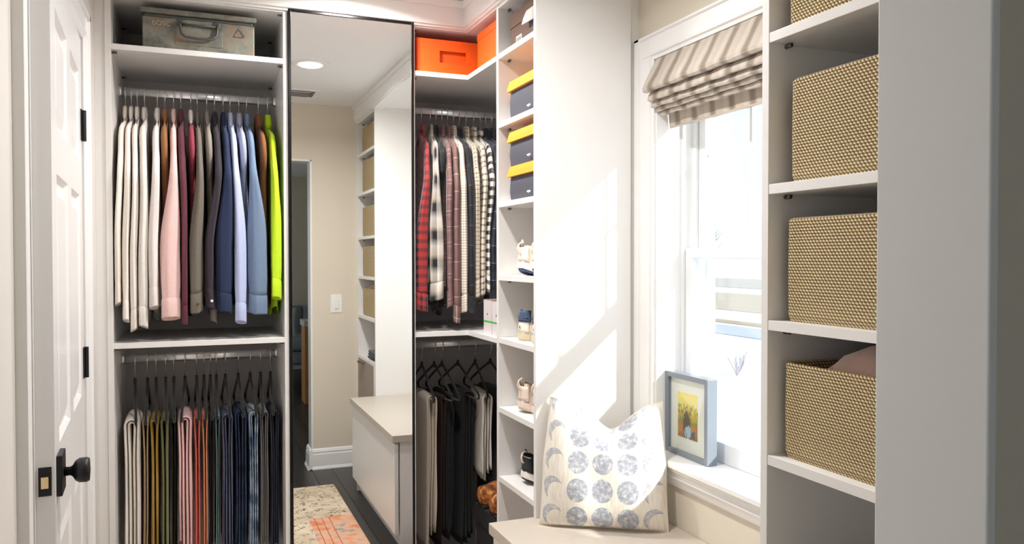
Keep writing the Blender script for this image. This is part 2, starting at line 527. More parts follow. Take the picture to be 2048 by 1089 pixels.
us_ = MB().box(1.537, 1.572, 2.150, 2.208, 1.395, 2.03).box(1.537, 1.572, 1.422, 1.48, 1.395, 2.03).box(1.537, 1.572, 1.48, 2.15, 1.395, 1.428).box(1.537, 1.572, 1.48, 2.15, 1.99, 2.03)
us_ = us_.build('upper_sash', VINYL, w, bevel=.003)
for k in range(3):
    for j in range(2):
        ya = 1.48 + k * .2233; za = 1.428 + j * .281
        MB().box(1.553, 1.556, ya, ya + .2233, za, za + .281).build('pane', GLASS, us_)
mu = MB()
for yy in (1.7033, 1.9367): mu.box(1.547, 1.563, yy - .0065, yy + .0065, 1.428, 1.99)
mu.box(1.548, 1.562, 1.48, 2.15, 1.7235, 1.7365)
mu.build('muntin', VINYL, us_, bevel=.003)
MB().box(1.500, 1.520, 1.78, 1.83, 1.430, 1.442).build('sash_lock', VINYL, ls, bevel=.003)

# roman blind
def blind():
    t = thing('roman_blind', 'grey and taupe plaid roman blind folded up in the window head', 'blind', (1.38, 1.81, 1.82))
    ust = [(0, rgb(190, 178, 165)), (.16, rgb(206, 198, 188)), (.30, rgb(196, 184, 170)), (.40, rgb(140, 124, 108)), (.52, rgb(126, 112, 100)), (.62, rgb(150, 134, 120)), (.72, rgb(198, 186, 174)), (1, rgb(190, 178, 165))]
    vst = [(0, rgb(188, 176, 164)), (.48, rgb(176, 164, 150)), (.50, rgb(216, 206, 196)), (.52, rgb(176, 164, 150)), (1, rgb(188, 176, 164))]
    m = plaid('blind_plaid', ust, vst, 0.092, 0.03, 'LINEAR', 0.2)
    prof = [(1.388, 2.040), (1.376, 2.018), (1.358, 1.985), (1.342, 1.956), (1.335, 1.943), (1.335, 1.934), (1.341, 1.929), (1.352, 1.930), (1.366, 1.934),
            (1.358, 1.924), (1.353, 1.908), (1.354, 1.903), (1.361, 1.902), (1.376, 1.907),
            (1.370, 1.896), (1.367, 1.887), (1.369, 1.884), (1.376, 1.883), (1.388, 1.889),
            (1.384, 1.880), (1.384, 1.874), (1.387, 1.872), (1.394, 1.872), (1.404, 1.878),
            (1.399, 1.868), (1.400, 1.861), (1.405, 1.859), (1.414, 1.862), (1.430, 1.872), (1.436, 1.864), (1.438, 1.840), (1.440, 1.820)]
    ny = 30
    rings = []
    for x_, z_ in prof:
        ring = []
        for k in range(ny + 1):
            y = 2.205 - (2.205 - 1.424) * k / ny
            ring.append((x_ + .0015 * math.sin(k * 1.9 + z_ * 40), y, z_ + .0012 * math.sin(k * 1.1 + z_ * 90)))
        rings.append(ring)
    b = MB().loft(rings, closed=False)
    # uv: along y and along cloth
    L = [0]
    for k in range(1, len(prof)): L.append(L[-1] + math.dist(prof[k], prof[k - 1]))
    n = ny + 1
    b.uv = []
    for k in range(len(prof) - 1):
        for i_ in range(ny):
            b.uv.append([(.026 * i_, L[k]), (.026 * (i_ + 1), L[k]), (.026 * (i_ + 1), L[k + 1]), (.026 * i_, L[k + 1])])
    b.build('cloth', m, t, smooth=False, solid=.0016)
    bx('headrail', TRIM, t, 1.394, 1.42, 1.425, 2.204, 2.016, 2.034)
    MB().box(1.4375, 1.4425, 1.426, 2.203, 1.820, 1.826).build('bottom_bar', M('hem_fabric', rgb(190, 178, 166), .8), t)
blind()

# ------------------------------------------------------------------ closets
P = 0.019
clip_me = MB().tube([(0, 0, 0), (.016, 0, 0)], .0035, 8).box(.004, .016, -.004, .004, 0, .005).mesh('shelf_clip', True)
clip_me.materials.append(NICKEL)
def clips(parent, x0, x1, y0, y1, z, axis='x'):
    """four clips under a shelf whose ends bear on x0,x1 (axis x) or y0,y1 (axis y)"""
    for s in (0, 1):
        for q in (0, 1):
            o = bpy.data.objects.new('shelf_clip', clip_me); COL.objects.link(o); o.parent = parent
            if axis == 'x':
                loc = (x0 if s == 0 else x1, y0 + .035 if q == 0 else y1 - .06, z - .005)
                rz = 0 if s == 0 else math.pi
            else:
                loc = (x0 + .04 if q == 0 else x1 - .05, y0 if s == 0 else y1, z - .005)
                rz = math.pi / 2 if s == 0 else -math.pi / 2
            o.location = Vector(loc) - parent.location
            o.rotation_euler = (0, 0, rz)

def rod(parent, x0, x1, y, z):
    prof = []
    n = 20
    def ring(xx, g=0.0): return [(xx, y + (.0085 + g) * math.cos(2 * math.pi * k / n) * (1 if True else 1), z + (.016 + g) * math.copysign(abs(math.sin(2 * math.pi * k / n)) ** .7, math.sin(2 * math.pi * k / n))) for k in range(n)]
    r = MB().loft([ring(x0), ring(x1)], True, True, True).build('hanging_rod', CHROME, parent, smooth=True)
    for a, b in ((x0, x0 + .012), (x1 - .012, x1)):
        MB().loft([ring(a, .003), ring(b, .003)], True, True, True).build('rod_socket', CHROME, r, smooth=True)
    return r

RY, RZU, RZL = 3.27, 2.018, 1.022
ZT, ZM = 2.128, 1.108
UL, UR = -0.2585, 0.3045           # left cabinet opening
def left_cabinet():
    t = thing('closet_cabinet', 'white double-hang closet cabinet beside the door, holding plain shirts above trousers', 'cabinet', (0.02, F + .25, 0))
    bx('side_panel', WHITE, t, UL - P, UL, F, 3.52, 0, CZ0 + .012, .0008)
    bx('side_panel', WHITE, t, UR, UR + .0155, F, 3.52, 0, CZ0 + .012, .0008)
    bx('filler_strip', WHITE, t, XL, UL - P, F + .004, F + .03, 0, CZ0 + .012, .001)
    bx('back_panel', BACKP, t, UL, UR, 3.512, 3.522, .08, CZ0 + .01)
    bx('cleat', BACKP, t, UL, UR, 3.500, 3.512, ZT, ZT + .03)
    bx('top_panel', WHITE, t, UL, UR, F, 3.51, CZ0 - .002, CZ0 + .012)
    for z in (ZT, ZM, .1):
        bx('shelf', WHITE, t, UL, UR, F + .001, 3.51, z - P, z, .0008)
        if z > .5: clips(t, UL, UR, F, 3.5, z - P)
    clips(t, UL, UR, F, 3.5, CZ0)
    bx('toe_kick', WHITE, t, UL, UR, F + .04, F + .055, 0, .081)
    rod(t, UL, UR, RY, RZU); rod(t, UL, UR, RY, RZL)
left_cabinet()

# mirror door
def mirror():
    x0, x1, z0, z1 = 0.3215, 0.7915, 0.03, CZ0 + .011
    t = thing('full_length_mirror', 'tall full-length mirror in a thin black frame between the two hanging closets', 'mirror', ((x0 + x1) / 2, F + .01, z0))
    f = .0095
    MB().box(x0, x0 + f, F - .012, F + .012, z0, z1).box(x1 - f, x1, F - .012, F + .012, z0, z1).box(x0 + f, x1 - f, F - .012, F + .012, z0, z0 + f).box(x0 + f, x1 - f, F - .012, F + .012, z1 - f, z1).build('frame', FRAMEBLK, t, bevel=.0012)
    bx('mirror_glass', MIRROR, t, x0 + f, x1 - f, F - .008, F - .004, z0 + f, z1 - f)
    bx('backing_board', BLACKM, t, x0 + f, x1 - f, F - .003, F + .010, z0 + f, z1 - f)
mirror()
c = thing('closet_cabinet', 'white cabinet carcass closed by the tall black-framed mirror', 'cabinet', (.556, F + .27, 0))
bx('side_panel', WHITE, c, .3205, .335, F + .014, 3.52, 0, CZ0 + .012)
bx('side_panel', WHITE, c, .778, .7925, F + .014, 3.52, 0, CZ0 + .012)
bx('plinth', WHITE, c, .335, .778, F + .014, F + .03, 0, .08)
bx('shelf', WHITE, c, .335, .778, F + .02, 3.51, ZM - P, ZM)

CX0, CX1 = 0.798, 1.375
TY0, TY1 = 2.32, 2.675
def corner_cabinet():
    t = thing('corner_closet', 'white corner closet with L-shaped shelves hung with plaid shirts', 'cabinet', (1.1, 3.1, 0))
    bx('side_panel', WHITE, t, .7925, CX0, F, 3.52, 0, CZ0 + .012, .0008)
    bx('back_panel', BACKP, t, CX0, CX1, 3.512, 3.522, 0, CZ0 + .01)
    bx('back_panel', BACKP, t, CX1 - .004, CX1 + .006, TY1, 3.512, 0, CZ0 + .01)
    def lsh(z, th=P):
        e = .001
        pts = [(CX0, F + e), (XF + e, F + e), (XF + e, TY1), (CX1 - .005, TY1), (CX1 - .005, 3.511), (CX0, 3.511)]
        o = MB().prism(pts, z - th, z).build('corner_shelf', WHITE, t, bevel=.0008)
    lsh(ZT); lsh(ZM)
    lsh(CZ0 + .012, .014)
    for z in (ZT - P, CZ0 - .002):
        for (x_, y_, rz) in ((CX0, F + .04, 0), (XF + .07, TY1, math.pi / 2), (CX0, 3.44, 0), (XF + .12, 2.98, .6)):
            o = bpy.data.objects.new('shelf_clip', clip_me); COL.objects.link(o); o.parent = t
            o.location = Vector((x_, y_, z - .004)) - t.location; o.rotation_euler = (0, 0, rz)
    rod(t, CX0, CX1 - .005, RY, 2.022); rod(t, CX0, CX1 - .005, RY, 1.028)
corner_cabinet()

TZ = [2.129, 1.883, 1.599, 1.337, 1.112, .862, .611]
def shoe_tower():
    t = thing('shoe_tower', 'narrow white shelf tower of shoes and shoe boxes beside the window', 'shelf unit', ((XF + CX1) / 2, (TY0 + TY1) / 2, 0))
    bx('side_panel', WHITE, t, XF, 1.361, TY0, TY0 + P, 0, CZ0 + .012, .0008)
    bx('side_panel', WHITE, t, XF, CX1 - .006, TY1 - P, TY1, 0, CZ0 + .012, .0008)
    bx('back_panel', WHITE, t, 1.352, 1.361, TY0 + P, TY1 - P, 0, CZ0 + .01)
    bx('scribe_strip', WHITE, t, 1.361, XR, TY0 + .006, TY0 + .018, 0, 2.31)
    for z in TZ + [CZ0 + .012, .10]:
        bx('shelf', WHITE, t, XF + .001, 1.352, TY0 + P, TY1 - P, z - P, z, .0008)
        clips(t, XF, 1.35, TY0 + P, TY1 - P, z - P, 'y')
shoe_tower()

RY0, RY1 = YE1 + .002, 1.235
RZS = [2.085, 1.826, 1.539, 1.280, 1.022]
def basket_unit():
    t = thing('basket_shelf_unit', 'tall white shelf unit holding woven baskets beside the window', 'shelf unit', ((XF + XR) / 2, .95, 0))
    bx('side_panel', WHITE, t, XF, XR, RY1 - P, RY1, 0, CZ0 + .012, .0008)
    bx('side_panel', WHITE, t, XF, XR, RY0, RY0 + P, 0, CZ0 + .012, .0008)
    bx('back_panel', WHITE, t, 1.38, 1.39, RY0 + P, RY1 - P, 0, CZ0 + .01)
    for z in RZS + [.750, CZ0 + .012, .09]:
        bx('shelf', WHITE, t, XF + .001, 1.38, RY0 + P, RY1 - P, z - P, z, .0008)
        if z > .8: clips(t, XF, 1.38, RY0 + P, RY1 - P, z - P, 'y')
    for za, zb in ((.095, .40), (.405, .728)):
        dd = bx('drawer_front', GREIGE, t, XF - .002, XF + .016, RY0 + P + .002, RY1 - P - .045, za, zb, .001)
        MB().box(XF - .028, XF + .004, .80, .92, zb - .006, zb - .003).box(XF - .028, XF - .025, .80, .92, zb - .016, zb - .003).build('edge_pull', NICKEL, dd)
    bx('front_stile', WHITE, t, XF, XF + .018, RY1 - P - .042, RY1 - P, .09, .731)
    bx('toe_kick', WHITE, t, XF + .04, XF + .055, RY0 + P, RY1 - P, 0, .071)
basket_unit()

def bench():
    x0, x1, y0, y1, zt = .857, XR, 1.237, 2.336, .56
    t = thing('window_bench', 'white window bench with a greige top and one wide drawer front', 'bench', ((x0 + x1) / 2, 1.79, 0))
    MB().prism([(x0, y0), (x1 - .002, y0), (x1 - .002, TY0 - .001), (XF - .001, TY0 - .001), (XF - .001, y1), (x0, y1)], zt - .034, zt).build('bench_top', BENCHTOP, t, bevel=.0015)
    bx('side_panel', WHITE, t, x0 + .038, XF - .002, y1 - .035, y1 - .012, 0, zt - .034, .001)
    bx('side_panel', WHITE, t, x0 + .038, XF + .3, y0 + .003, y0 + .022, 0, zt - .034, .001)
    bx('drawer_front', WHITE, t, x0 + .012, x0 + .031, y0 + .006, y1 - .010, .085, zt - .040, .0015)
    bx('toe_kick', WHITE, t, x0 + .055, x0 + .07, y0 + .022, y1 - .035, 0, .10)
    bx('bottom_panel', WHITE, t, x0 + .07, XF + .3, y0 + .022, TY0 - .02, .08, .098)
bench()

# ------------------------------------------------------------------ ceiling fittings
def downlight(x, y, label, power=DOWNLIGHT_W, lamp='downlight_lamp'):
    t = thing('recessed_downlight', label, 'ceiling light', (x, y, ZC), 0, 'recessed downlights')
    MB().lathe([(.060, -.001), (.062, -.006), (.080, -.008), (.094, -.005), (.096, 0.0), (.060, 0.0)], 40, 'z', (x, y, ZC)).build('trim_ring', TRIM, t, smooth=True)
    MB().lathe([(.0001, -.002), (.059, -.002), (.059, -.0005), (.0001, -.0005)], 32, 'z', (x, y, ZC)).build('lens', LAMPGLOW, t)
    ld = bpy.data.lights.new(lamp, 'AREA'); ld.shape = 'DISK'; ld.size = .11; ld.energy = power; ld.color = (1, .98, .96); ld.spread = R(160)
    lo = bpy.data.objects.new(lamp, ld); COL.objects.link(lo); lo.location = (x, y, ZC - .010)
downlight(.565, 1.76, 'round white recessed downlight in the ceiling near the air vent')
# just above the picture: its warm glow falls on the fascia over the mirror
downlight(.545, 2.72, 'round white recessed downlight in the ceiling close to the tall mirror', lamp='downlight_lamp_offscreen')

def vent():
    x0, x1, y0, y1 = .40, .715, .88, 1.115
    t = thing('air_vent', 'white slatted ceiling air vent by the doorway wall', 'vent', ((x0 + x1) / 2, (y0 + y1) / 2, ZC))
    MB().box(x0, x1, y0, y0 + .03, ZC - .006, ZC).box(x0, x1, y1 - .03, y1, ZC - .006, ZC).box(x0, x0 + .03, y0 + .03, y1 - .03, ZC - .006, ZC).box(x1 - .03, x1, y0 + .03, y1 - .03, ZC - .006, ZC).build('frame', TRIM, t, bevel=.002)
    bx('duct_backing', M('duct_grey', rgb(92, 96, 98), .6), t, x0 + .03, x1 - .03, y0 + .03, y1 - .03, ZC - .001, ZC + .001)
    for k in range(4):
        yy = y0 + .045 + k * .045
        MB().prism([(yy + .024, ZC - .015), (yy + .030, ZC - .015), (yy + .012, ZC - .003), (yy + .006, ZC - .003)], x0 + .03, x1 - .06, 'x').build('slat', TRIM, t)
    for k in range(3):
        xx = x1 - .058 + k * .012
        MB().prism([(xx, ZC - .014), (xx + .002, ZC - .014), (xx + .010, ZC - .002), (xx + .008, ZC - .002)], y0 + .03, y1 - .03, 'y').build('slat', TRIM, t)
vent()

def switch():
    t = thing('light_switch', 'white rocker light switch with dimmer slide on the beige wall', 'switch', (.872, YE1, 1.10))
    cx, cz = .872, 1.095
    bx('wall_plate', TRIM, t, cx - .037, cx + .037, YE1, YE1 + .005, cz - .060, cz + .060, .002)
    o = bx('rocker', TRIM, t, cx - .014, cx + .012, YE1 + .004, YE1 + .010, cz - .033, cz + .033, .0015)
    bx('dimmer_slide', TRIM, t, cx + .0145, cx + .0175, YE1 + .004, YE1 + .008, cz - .03, cz + .03)
    for s in (-1, 1): MB().lathe([(.0001, .0065), (.003, .006), (.003, .004), (.0001, .004)], 10, 'y', (cx, YE1, cz + s * .047)).build('screw', CHROME, t)
switch()

# ------------------------------------------------------------------ hangers and clothes
hook_pts = [(0, .0165, -.004), (0, .0175, .006), (0, .013, .0175), (0, .003, .0235), (0, -.008, .0215), (0, -.0155, .012), (0, -.0165, -.002), (0, -.013, -.018), (0, -.006, -.030), (0, 0, -.042), (0, 0, -.085)]
hook_me = MB().tube(hook_pts, .002, 6).mesh('hook', True); hook_me.materials.append(WIRE)
def hbody(w=1.0):
    b = MB()
    half = [(0, 0, -.074), (0, .006, -.082), (0, .03, -.093), (0, .09, -.122), (0, .15, -.153), (0, .20, -.180), (0, .213, -.191), (0, .208, -.203), (0, .19, -.207), (0, .10, -.2075), (0, 0, -.2075)]
    for s in (1, -1):
        b.tube([(p[0], s * w * p[1], p[2]) for p in half], [.005, .006, .0055, .005, .005, .005, .005, .0045, .004, .004, .004], 8, True)
    b.tube([(0, 0, -.068), (0, 0, -.092)], .006, 8)
    return b.mesh('body', True)
hb_black = hbody(); hb_black.materials.append(VELVET)
hb_cream = hbody(.82); hb_cream.materials.append(CREAMHANG)
hb_shirt = hbody(.82); hb_shirt.materials.append(VELVET)
def hanger(x, z, rz, label, group, cream=False, y=RY, shirt_h=False):
    t = thing('clothes_hanger', label, 'hanger', (x, y, z), rz, group)
    link('hook', hook_me, None, t, world=False)
    link('body', hb_cream if cream else (hb_shirt if shirt_h else hb_black), None, t, world=False)
    return t

BUTTON = M('pearl_button', rgb(238, 232, 222), .25)
BUTTOND = M('brown_button', rgb(110, 64, 40), .3)

def fold_x(yy, Q):
    """all garments on a rod share their folds, so that neighbours nest instead of crossing"""
    return Q ** .7 * (.0032 * math.sin(24 * yy + .7 + 2 * Q) + .0022 * math.sin(53 * yy + 2.1) + .0014 * math.sin(82 * yy + 4.0 - 3 * Q))

def smooth(t):
    t = max(0.0, min(1.0, t)); return t * t * (3 - 2 * t)

def shirt(x, z, mat, label, seed, gap=.02, xb=None, gapb=.03, tile=None, L=.80, W=.208, sl=.60, cmat=None, cuffmat=None, group='', y=RY, button=None, rz=0.0):
    """gap: room on the rod; xb, gapb: where the body hangs at the bottom and its room there; tile: (x0, x1) the front sleeve fills, None when it is tucked in"""
    rnd = random.Random(seed)
    t = thing('shirt', label, 'shirt', (x, y, z), rz, group)
    ph = [rnd.uniform(0, 6.28) for _ in range(10)]
    ztop = lambda yy: -.078 - .02 * (1 - math.exp(-(abs(yy) / .05) ** 2)) - .42 * max(0, abs(yy) - .045)
    dxb = (xb - x) if xb is not None else 0.0
    T0, T1 = min(.0115, .47 * gap), min(.017, .46 * gapb)
    depth = lambda zz: max(0.0, (-zz - .10) / .70)
    half = lambda Q: T0 + (T1 - T0) * min(1, Q)
    n = 36; nt_ = 22
    rings = []
    for k in range(nt_ + 1):
        q = k / nt_
        ring = []
        for i_ in range(n):
            a = 2 * math.pi * i_ / n
            ca, sa = math.cos(a), math.sin(a)
            yy = W * (1 + .03 * q) * math.copysign(abs(ca) ** .8, ca)
            zb = -L + .045 * (abs(yy) / W) ** 2
            zz = ztop(yy) * (1 - q) + zb * q
            Q = depth(zz)
            ring.append((half(Q) * math.copysign(abs(sa) ** .6, sa) * (1 if k else .8) + dxb * Q + fold_x(yy, Q), yy, zz))
        rings.append(ring)
    MB().loft(rings, True, True, False).build('shirt_body', mat, t, smooth=True, world=False)
    for s in (-1, 1):
        front = s < 0 and tile is not None
        n = 22
        pts = []                                   # x, |y|, z, q
        for yy in np.linspace(W - .150, W - .03, 6):
            pts.append((0.0, yy, ztop(yy) - .026 + .010 * (yy - W + .15) / .12, 0.0))
        zs = pts[-1][2]
        pts.append((0.0, W - .008, zs - .022, .03)); pts.append((0.0, W + .002, zs - .05, .06))
        ns = 24
        z_end = ztop(W) + .012 - sl
        sx = ((tile[0] + tile[1]) / 2 - x - (W + .045) * math.sin(rz)) if front else 0.0
        for k in range(1, ns + 1):
            q = k / ns
            yy = (W + .002 + .043 * smooth(q / .20)) if front else (W + .002 - .034 * smooth(q / .22))
            pts.append((smooth((q - .10) / .60) if front else 0.0, yy, (zs - .05) * (1 - q) + z_end * q, .06 + .94 * q))
        rings = []
        for k, (px_, py_, pz_, q) in enumerate(pts):
            a_ = pts[max(0, k - 1)]; b_ = pts[min(len(pts) - 1, k + 1)]
            ty, tz = b_[1] - a_[1], b_[2] - a_[2]
            l_ = math.hypot(ty, tz); ty /= l_; tz /= l_
            if k > 9: ty, tz = 0.0, -1.0
            ny_, nz_ = -tz, ty
            st = min(1, (k + 1) / 7)
            Q = depth(pz_)
            r0 = min(.0115, .47 * gap)
            px_ = (1 - px_) * dxb * Q + px_ * sx if front else dxb * Q
            if front:
                srx = (tile[1] - tile[0]) / 2 * .88
                rx = r0 * (.5 + .5 * st) if k < 8 else r0 + (srx - r0) * smooth((q - .12) / .5)
                ry = (.016 + .012 * st) if k < 8 else .028 - .004 * q
            else:
                rx = r0 * (.5 + .5 * st) if k < 8 else half(Q) * .97
                ry = (.016 + .014 * st) if k < 8 else .030
            if q > .88: rx *= 1 - 1.0 * (q - .88)
            am = min(1, q * 2.5) * (.75 if front else .25)
            ring = []
            for i_ in range(n):
                a = 2 * math.pi * i_ / n
                g = 1 + am * (.12 * math.sin(3 * a + ph[5] + 3 * q) + .09 * math.sin(5 * a + ph[6] - 4 * q) + (.04 + .05 * q) * math.sin(9 * a + ph[7] + 5 * q))
                ca, sa = math.cos(a), math.sin(a)
                lx = rx * (min(g, 1.10) if front else min(g, 1.0)) * math.copysign(abs(sa) ** .9, sa); ly = ry * g * math.copysign(abs(ca) ** .9, ca)
                yw = s * (py_ + ny_ * ly)
                ring.append((px_ + lx + (0 if front else fold_x(yw, Q)), yw, pz_ + nz_ * ly))
            rings.append(ring)
        so = MB().loft(rings, True, True, True).build('sleeve', mat, t, smooth=True, world=False)
        base = np.array(rings[-1]); cen = base.mean(0)
        cr = []
        e = 1.0 if front else .88
        for g, dz in ((1.02, .012), (1.08, .008), (1.09, -.020), (1.10, -.052), (1.08, -.058), (1.02, -.056), (.95, -.03)):
            r_ = cen + (base - cen) * np.array([g * e, g, 1]); r_[:, 2] = cen[2] + dz + .007 * np.sin(np.linspace(0, 6.28, len(r_)) + ph[8])
            cr.append(r_)
        MB().loft(cr, True, False, True).build('cuff', cuffmat or mat, so, smooth=True, world=False)
        if front and button is not None:
            fr = base[np.argmin(base[:, 1])]
            MB().lathe([(.0001, -.002), (.005, -.0015), (.005, .001), (.0001, .001)], 10, 'y', (cen[0] + .006, fr[1] - .003, cen[2] - .03)).build('button', button, so, world=False)
    # collar
    n = 24; rings = []
    cs_ = min(1.0, .44 * gap / .0150)
    rx0, ry0 = .007, .054
    for g, dz, tilt in ((-.003, -.105, 0), (-.005, -.070, 0), (-.005, -.055, 0), (-.004, -.049, 0), (-.001, -.047, 0), (.003, -.051, 0), (.006, -.062, 0), (.0075, -.080, 0), (.008, -.105, .5), (.008, -.126, 1)):
        ring = []
        for i_ in range(n):
            a = 2 * math.pi * i_ / n
            ca, sa = math.cos(a), math.sin(a)
            fr_ = max(0, -sa) ** 3
            ring.append(((rx0 + g) * cs_ * math.copysign(abs(sa) ** .75, sa), (ry0 + g) * ca, dz - .018 * fr_ * tilt - .010 * ca * ca))
        rings.append(ring)
    MB().loft(rings, True, False, False).build('collar', cmat or mat, t, smooth=True, world=False, solid=.0012)
    pl = MB()
    for k in range(5):
        zz = -.20 - k * .11; Q = depth(zz)
        xs = dxb * Q + fold_x(0, Q) - half(Q)
        pl.lathe([(.0001, xs - .0012), (.005, xs - .0008), (.005, xs + .002), (.0001, xs + .002)], 8, 'x', (0, 0, zz))
    pl.build('button_row', button or BUTTON, t, world=False)
    return t

def rod_gaps(xs, lo, hi):
    g = []
    for k, v in enumerate(xs):
        l_ = v - xs[k - 1] if k else 2 * (v - lo)
        r_ = xs[k + 1] - v if k + 1 < len(xs) else 2 * (hi - v)
        g.append(min(l_, r_))
    return g
HANGZ = -.0058          # hooks bear on the top of the rod

def trousers(x, z, mat, label, seed, th=.036, hw=.112, la=.50, lb=.46, rz=0.0, group='', y=RY, yc=-.03, hem=True, flare=1.25, lean=0.0, button=None, name='trousers', cat='trousers'):
    """folded over the hanger bar; two legs, each an inverted U of doubled cloth"""
    rnd = random.Random(seed)
    t = thing(name, label, cat, (x, y, z), rz, group)
    zb = -.2075
    legs = (0, 1) if th > .024 else (1,)
    for leg in legs:
        ht = th / 8.0 if len(legs) == 2 else th / 4.0                              # half thickness of one roll
        rad = .004 + ht + (leg * (2 * ht * .98) if len(legs) == 2 else 0)
        ph = [rnd.uniform(0, 6.28) for _ in range(8)]
        path = []
        L1, L2 = (la, lb) if leg == 0 else (la - rnd.uniform(-.012, .02), lb + rnd.uniform(-.03, .01))
        N = 16
        for k in range(N, 0, -1):
            q = k / N; path.append((-1, q, L1))
        for k in range(7): path.append((0, k / 6, 0))
        for k in range(1, N + 1):
            q = k / N; path.append((1, q, L2))
        rings = []
        n = 20
        for sd, q, LL in path:
            if sd == 0:
                a = math.pi * (1 - q); cx, cz = rad * math.cos(a), zb + rad * math.sin(a); nx, nz = math.cos(a), math.sin(a); dq = 0
            else:
                dq = q
                w_ = min(1, q / .22); rr_ = rad * (1 - w_) + w_ * (rad - .0035)
                cx = sd * rr_ * (1 + .10 * q) + lean * q + .002 * math.sin(1.3 + 3.5 * q) * q
                cz = zb - LL * q; nx, nz = sd, 0
            ring = []
            for i_ in range(n):
                a = 2 * math.pi * i_ / n
                ca, sa = math.cos(a), math.sin(a)
                hh = ht * (1 + .06 * dq * math.sin(ph[1] + 9 * q)) * math.copysign(abs(sa) ** .7, sa)
                yy = yc + (hw * (1 - .10 * dq) + .004 * math.sin(ph[2] + 8 * q)) * math.copysign(abs(ca) ** .55, ca) - leg * .006 + .010 * dq * math.sin(ph[6] + 2 * q)
                wob = dq * (.0022 * math.sin(80 * yy + 1.0 + 3 * q) + .0012 * math.sin(150 * yy + 2.0))
                ring.append((cx + nx * hh + wob, yy, cz + nz * hh))
            rings.append(ring)
        o = MB().loft(rings, True, True, True).build('trouser_leg' if len(legs) == 2 else 'folded_legs', mat, t, smooth=True, world=False)
        if hem:
            for rr in (rings[:2], rings[-2:][::-1]):
                r0, r1 = np.array(rr[0]), np.array(rr[1])
                c0, c1 = r0.mean(0), r1.mean(0)
                sc = np.array([1.05, 1.01, 1])
                MB().loft([c0 + (r0 - c0) * sc + [0, 0, -.001], c1 + (r1 - c1) * sc], True, True, False).build('hem', mat, o, smooth=True, world=False)
        if button and leg == 1:
            e = rings[3]; k = int(np.argmin(np.array(e)[:, 1]))
            MB().lathe([(.0001, -.0025), (.006, -.002), (.006, .001), (.0001, .001)], 10, 'y', (e[k][0], e[k][1] - .001, e[k][2])).build('button', button, o, world=False)
    return t

SHX = [-0.2345, -0.2145, -0.1945, -0.17, -0.126, -0.1, -0.07, -0.045, -0.01, 0.013, 0.047, 0.075, 0.106, 0.131, 0.163, 0.192, 0.235, 0.27]
SH = [  # colour, label, sleeve half width, body length, sleeve length, swing, turn, extras
    (rgb(242, 233, 224), 'ivory cotton shirt hung against the left side panel', .014, .74, .56, -.004, 1, {}),
    (rgb(243, 236, 228), 'ivory shirt, second from the closet side panel', .016, .80, .618, -.004, 0, {'dy': .01}),
    (rgb(240, 232, 224), 'ivory shirt, third from the closet side panel', .016, .83, .65, -.004, -1, {}),
    (rgb(228, 223, 217), 'pale oatmeal linen shirt hung after three ivory shirts', .021, .83, .64, 0, 2, {'dy': .01}),
    (rgb(233, 226, 222), 'off-white shirt hung beside the tan brown shirt', .023, .83, .575, -.008, -2, {'dy': .02}),
    (rgb(150, 102, 62), 'tan brown shirt between off-white and pale pink shirts', .016, .81, .55, 0, 0, {'dy': -.03}),
    (rgb(236, 200, 196), 'pale pink shirt with a wide front sleeve', .039, .80, .615, -.018, 3, {'dy': .035}),
    (rgb(96, 44, 56), 'plum maroon shirt beside the pale pink shirt', .020, .80, .63, .0, 0, {'dy': -.02}),
    (rgb(150, 58, 74), 'crimson rose satin shirt with a white collar', .018, .80, .60, -.006, -3, {'cmat': fabric('white_collar_cloth', rgb(238, 236, 234)), 'dy': -.015}),
    (rgb(112, 104, 94), 'olive grey heather shirt with a brown cuff button', .029, .80, .59, -.004, 3, {'heather': .45, 'button': BUTTOND, 'dy': .02}),
    (rgb(142, 134, 124), 'light heather grey shirt with pale sleeve', .018, .83, .635, .004, 0, {'heather': .4, 'dy': -.02}),
    (rgb(50, 42, 52), 'dark eggplant shirt beside the navy shirt', .024, .79, .58, -.006, -3, {'button': BUTTON, 'dy': .0}),
    (rgb(28, 42, 76), 'navy blue shirt with two wide sleeves', .034, .80, .595, .004, 2, {'dy': .03}),
    (rgb(184, 194, 230), 'light periwinkle blue shirt', .027, .83, .635, .026, 1, {'dy': .02}),
    (rgb(164, 170, 190), 'pale grey blue shirt on an ivory hanger', .020, .80, .60, .0, 0, {'cream': 1, 'dy': -.02}),
    (rgb(112, 132, 160), 'slate blue chambray shirt with a broad cuff', .039, .80, .60, .006, 4, {'cream': 1, 'dy': .035}),
    (rgb(128, 78, 42), 'dark rust brown shirt beside the neon shirt', .017, .81, .58, .0, 0, {'dy': -.02}),
    (rgb(196, 232, 34), 'neon lime green shirt hung at the mirror end', .022, .84, .55, .004, -3, {'dy': .01}),
]
STILE = {0: (-.2550, -.2340), 1: (-.2330, -.2080), 2: (-.2080, -.1845), 3: (-.1835, -.1510), 4: (-.1510, -.1160), 6: (-.1160, -.0450), 7: (-.0450, -.0225), 9: (-.0220, .0270),
         11: (.0330, .0650), 12: (.0655, .1300), 13: (.1300, .1750), 15: (.1755, .2510), 17: (.2560, .2970)}
SGAP = rod_gaps(SHX, UL, UR)
SBX = list(np.linspace(UL + .0232, UR - .0232, 18))
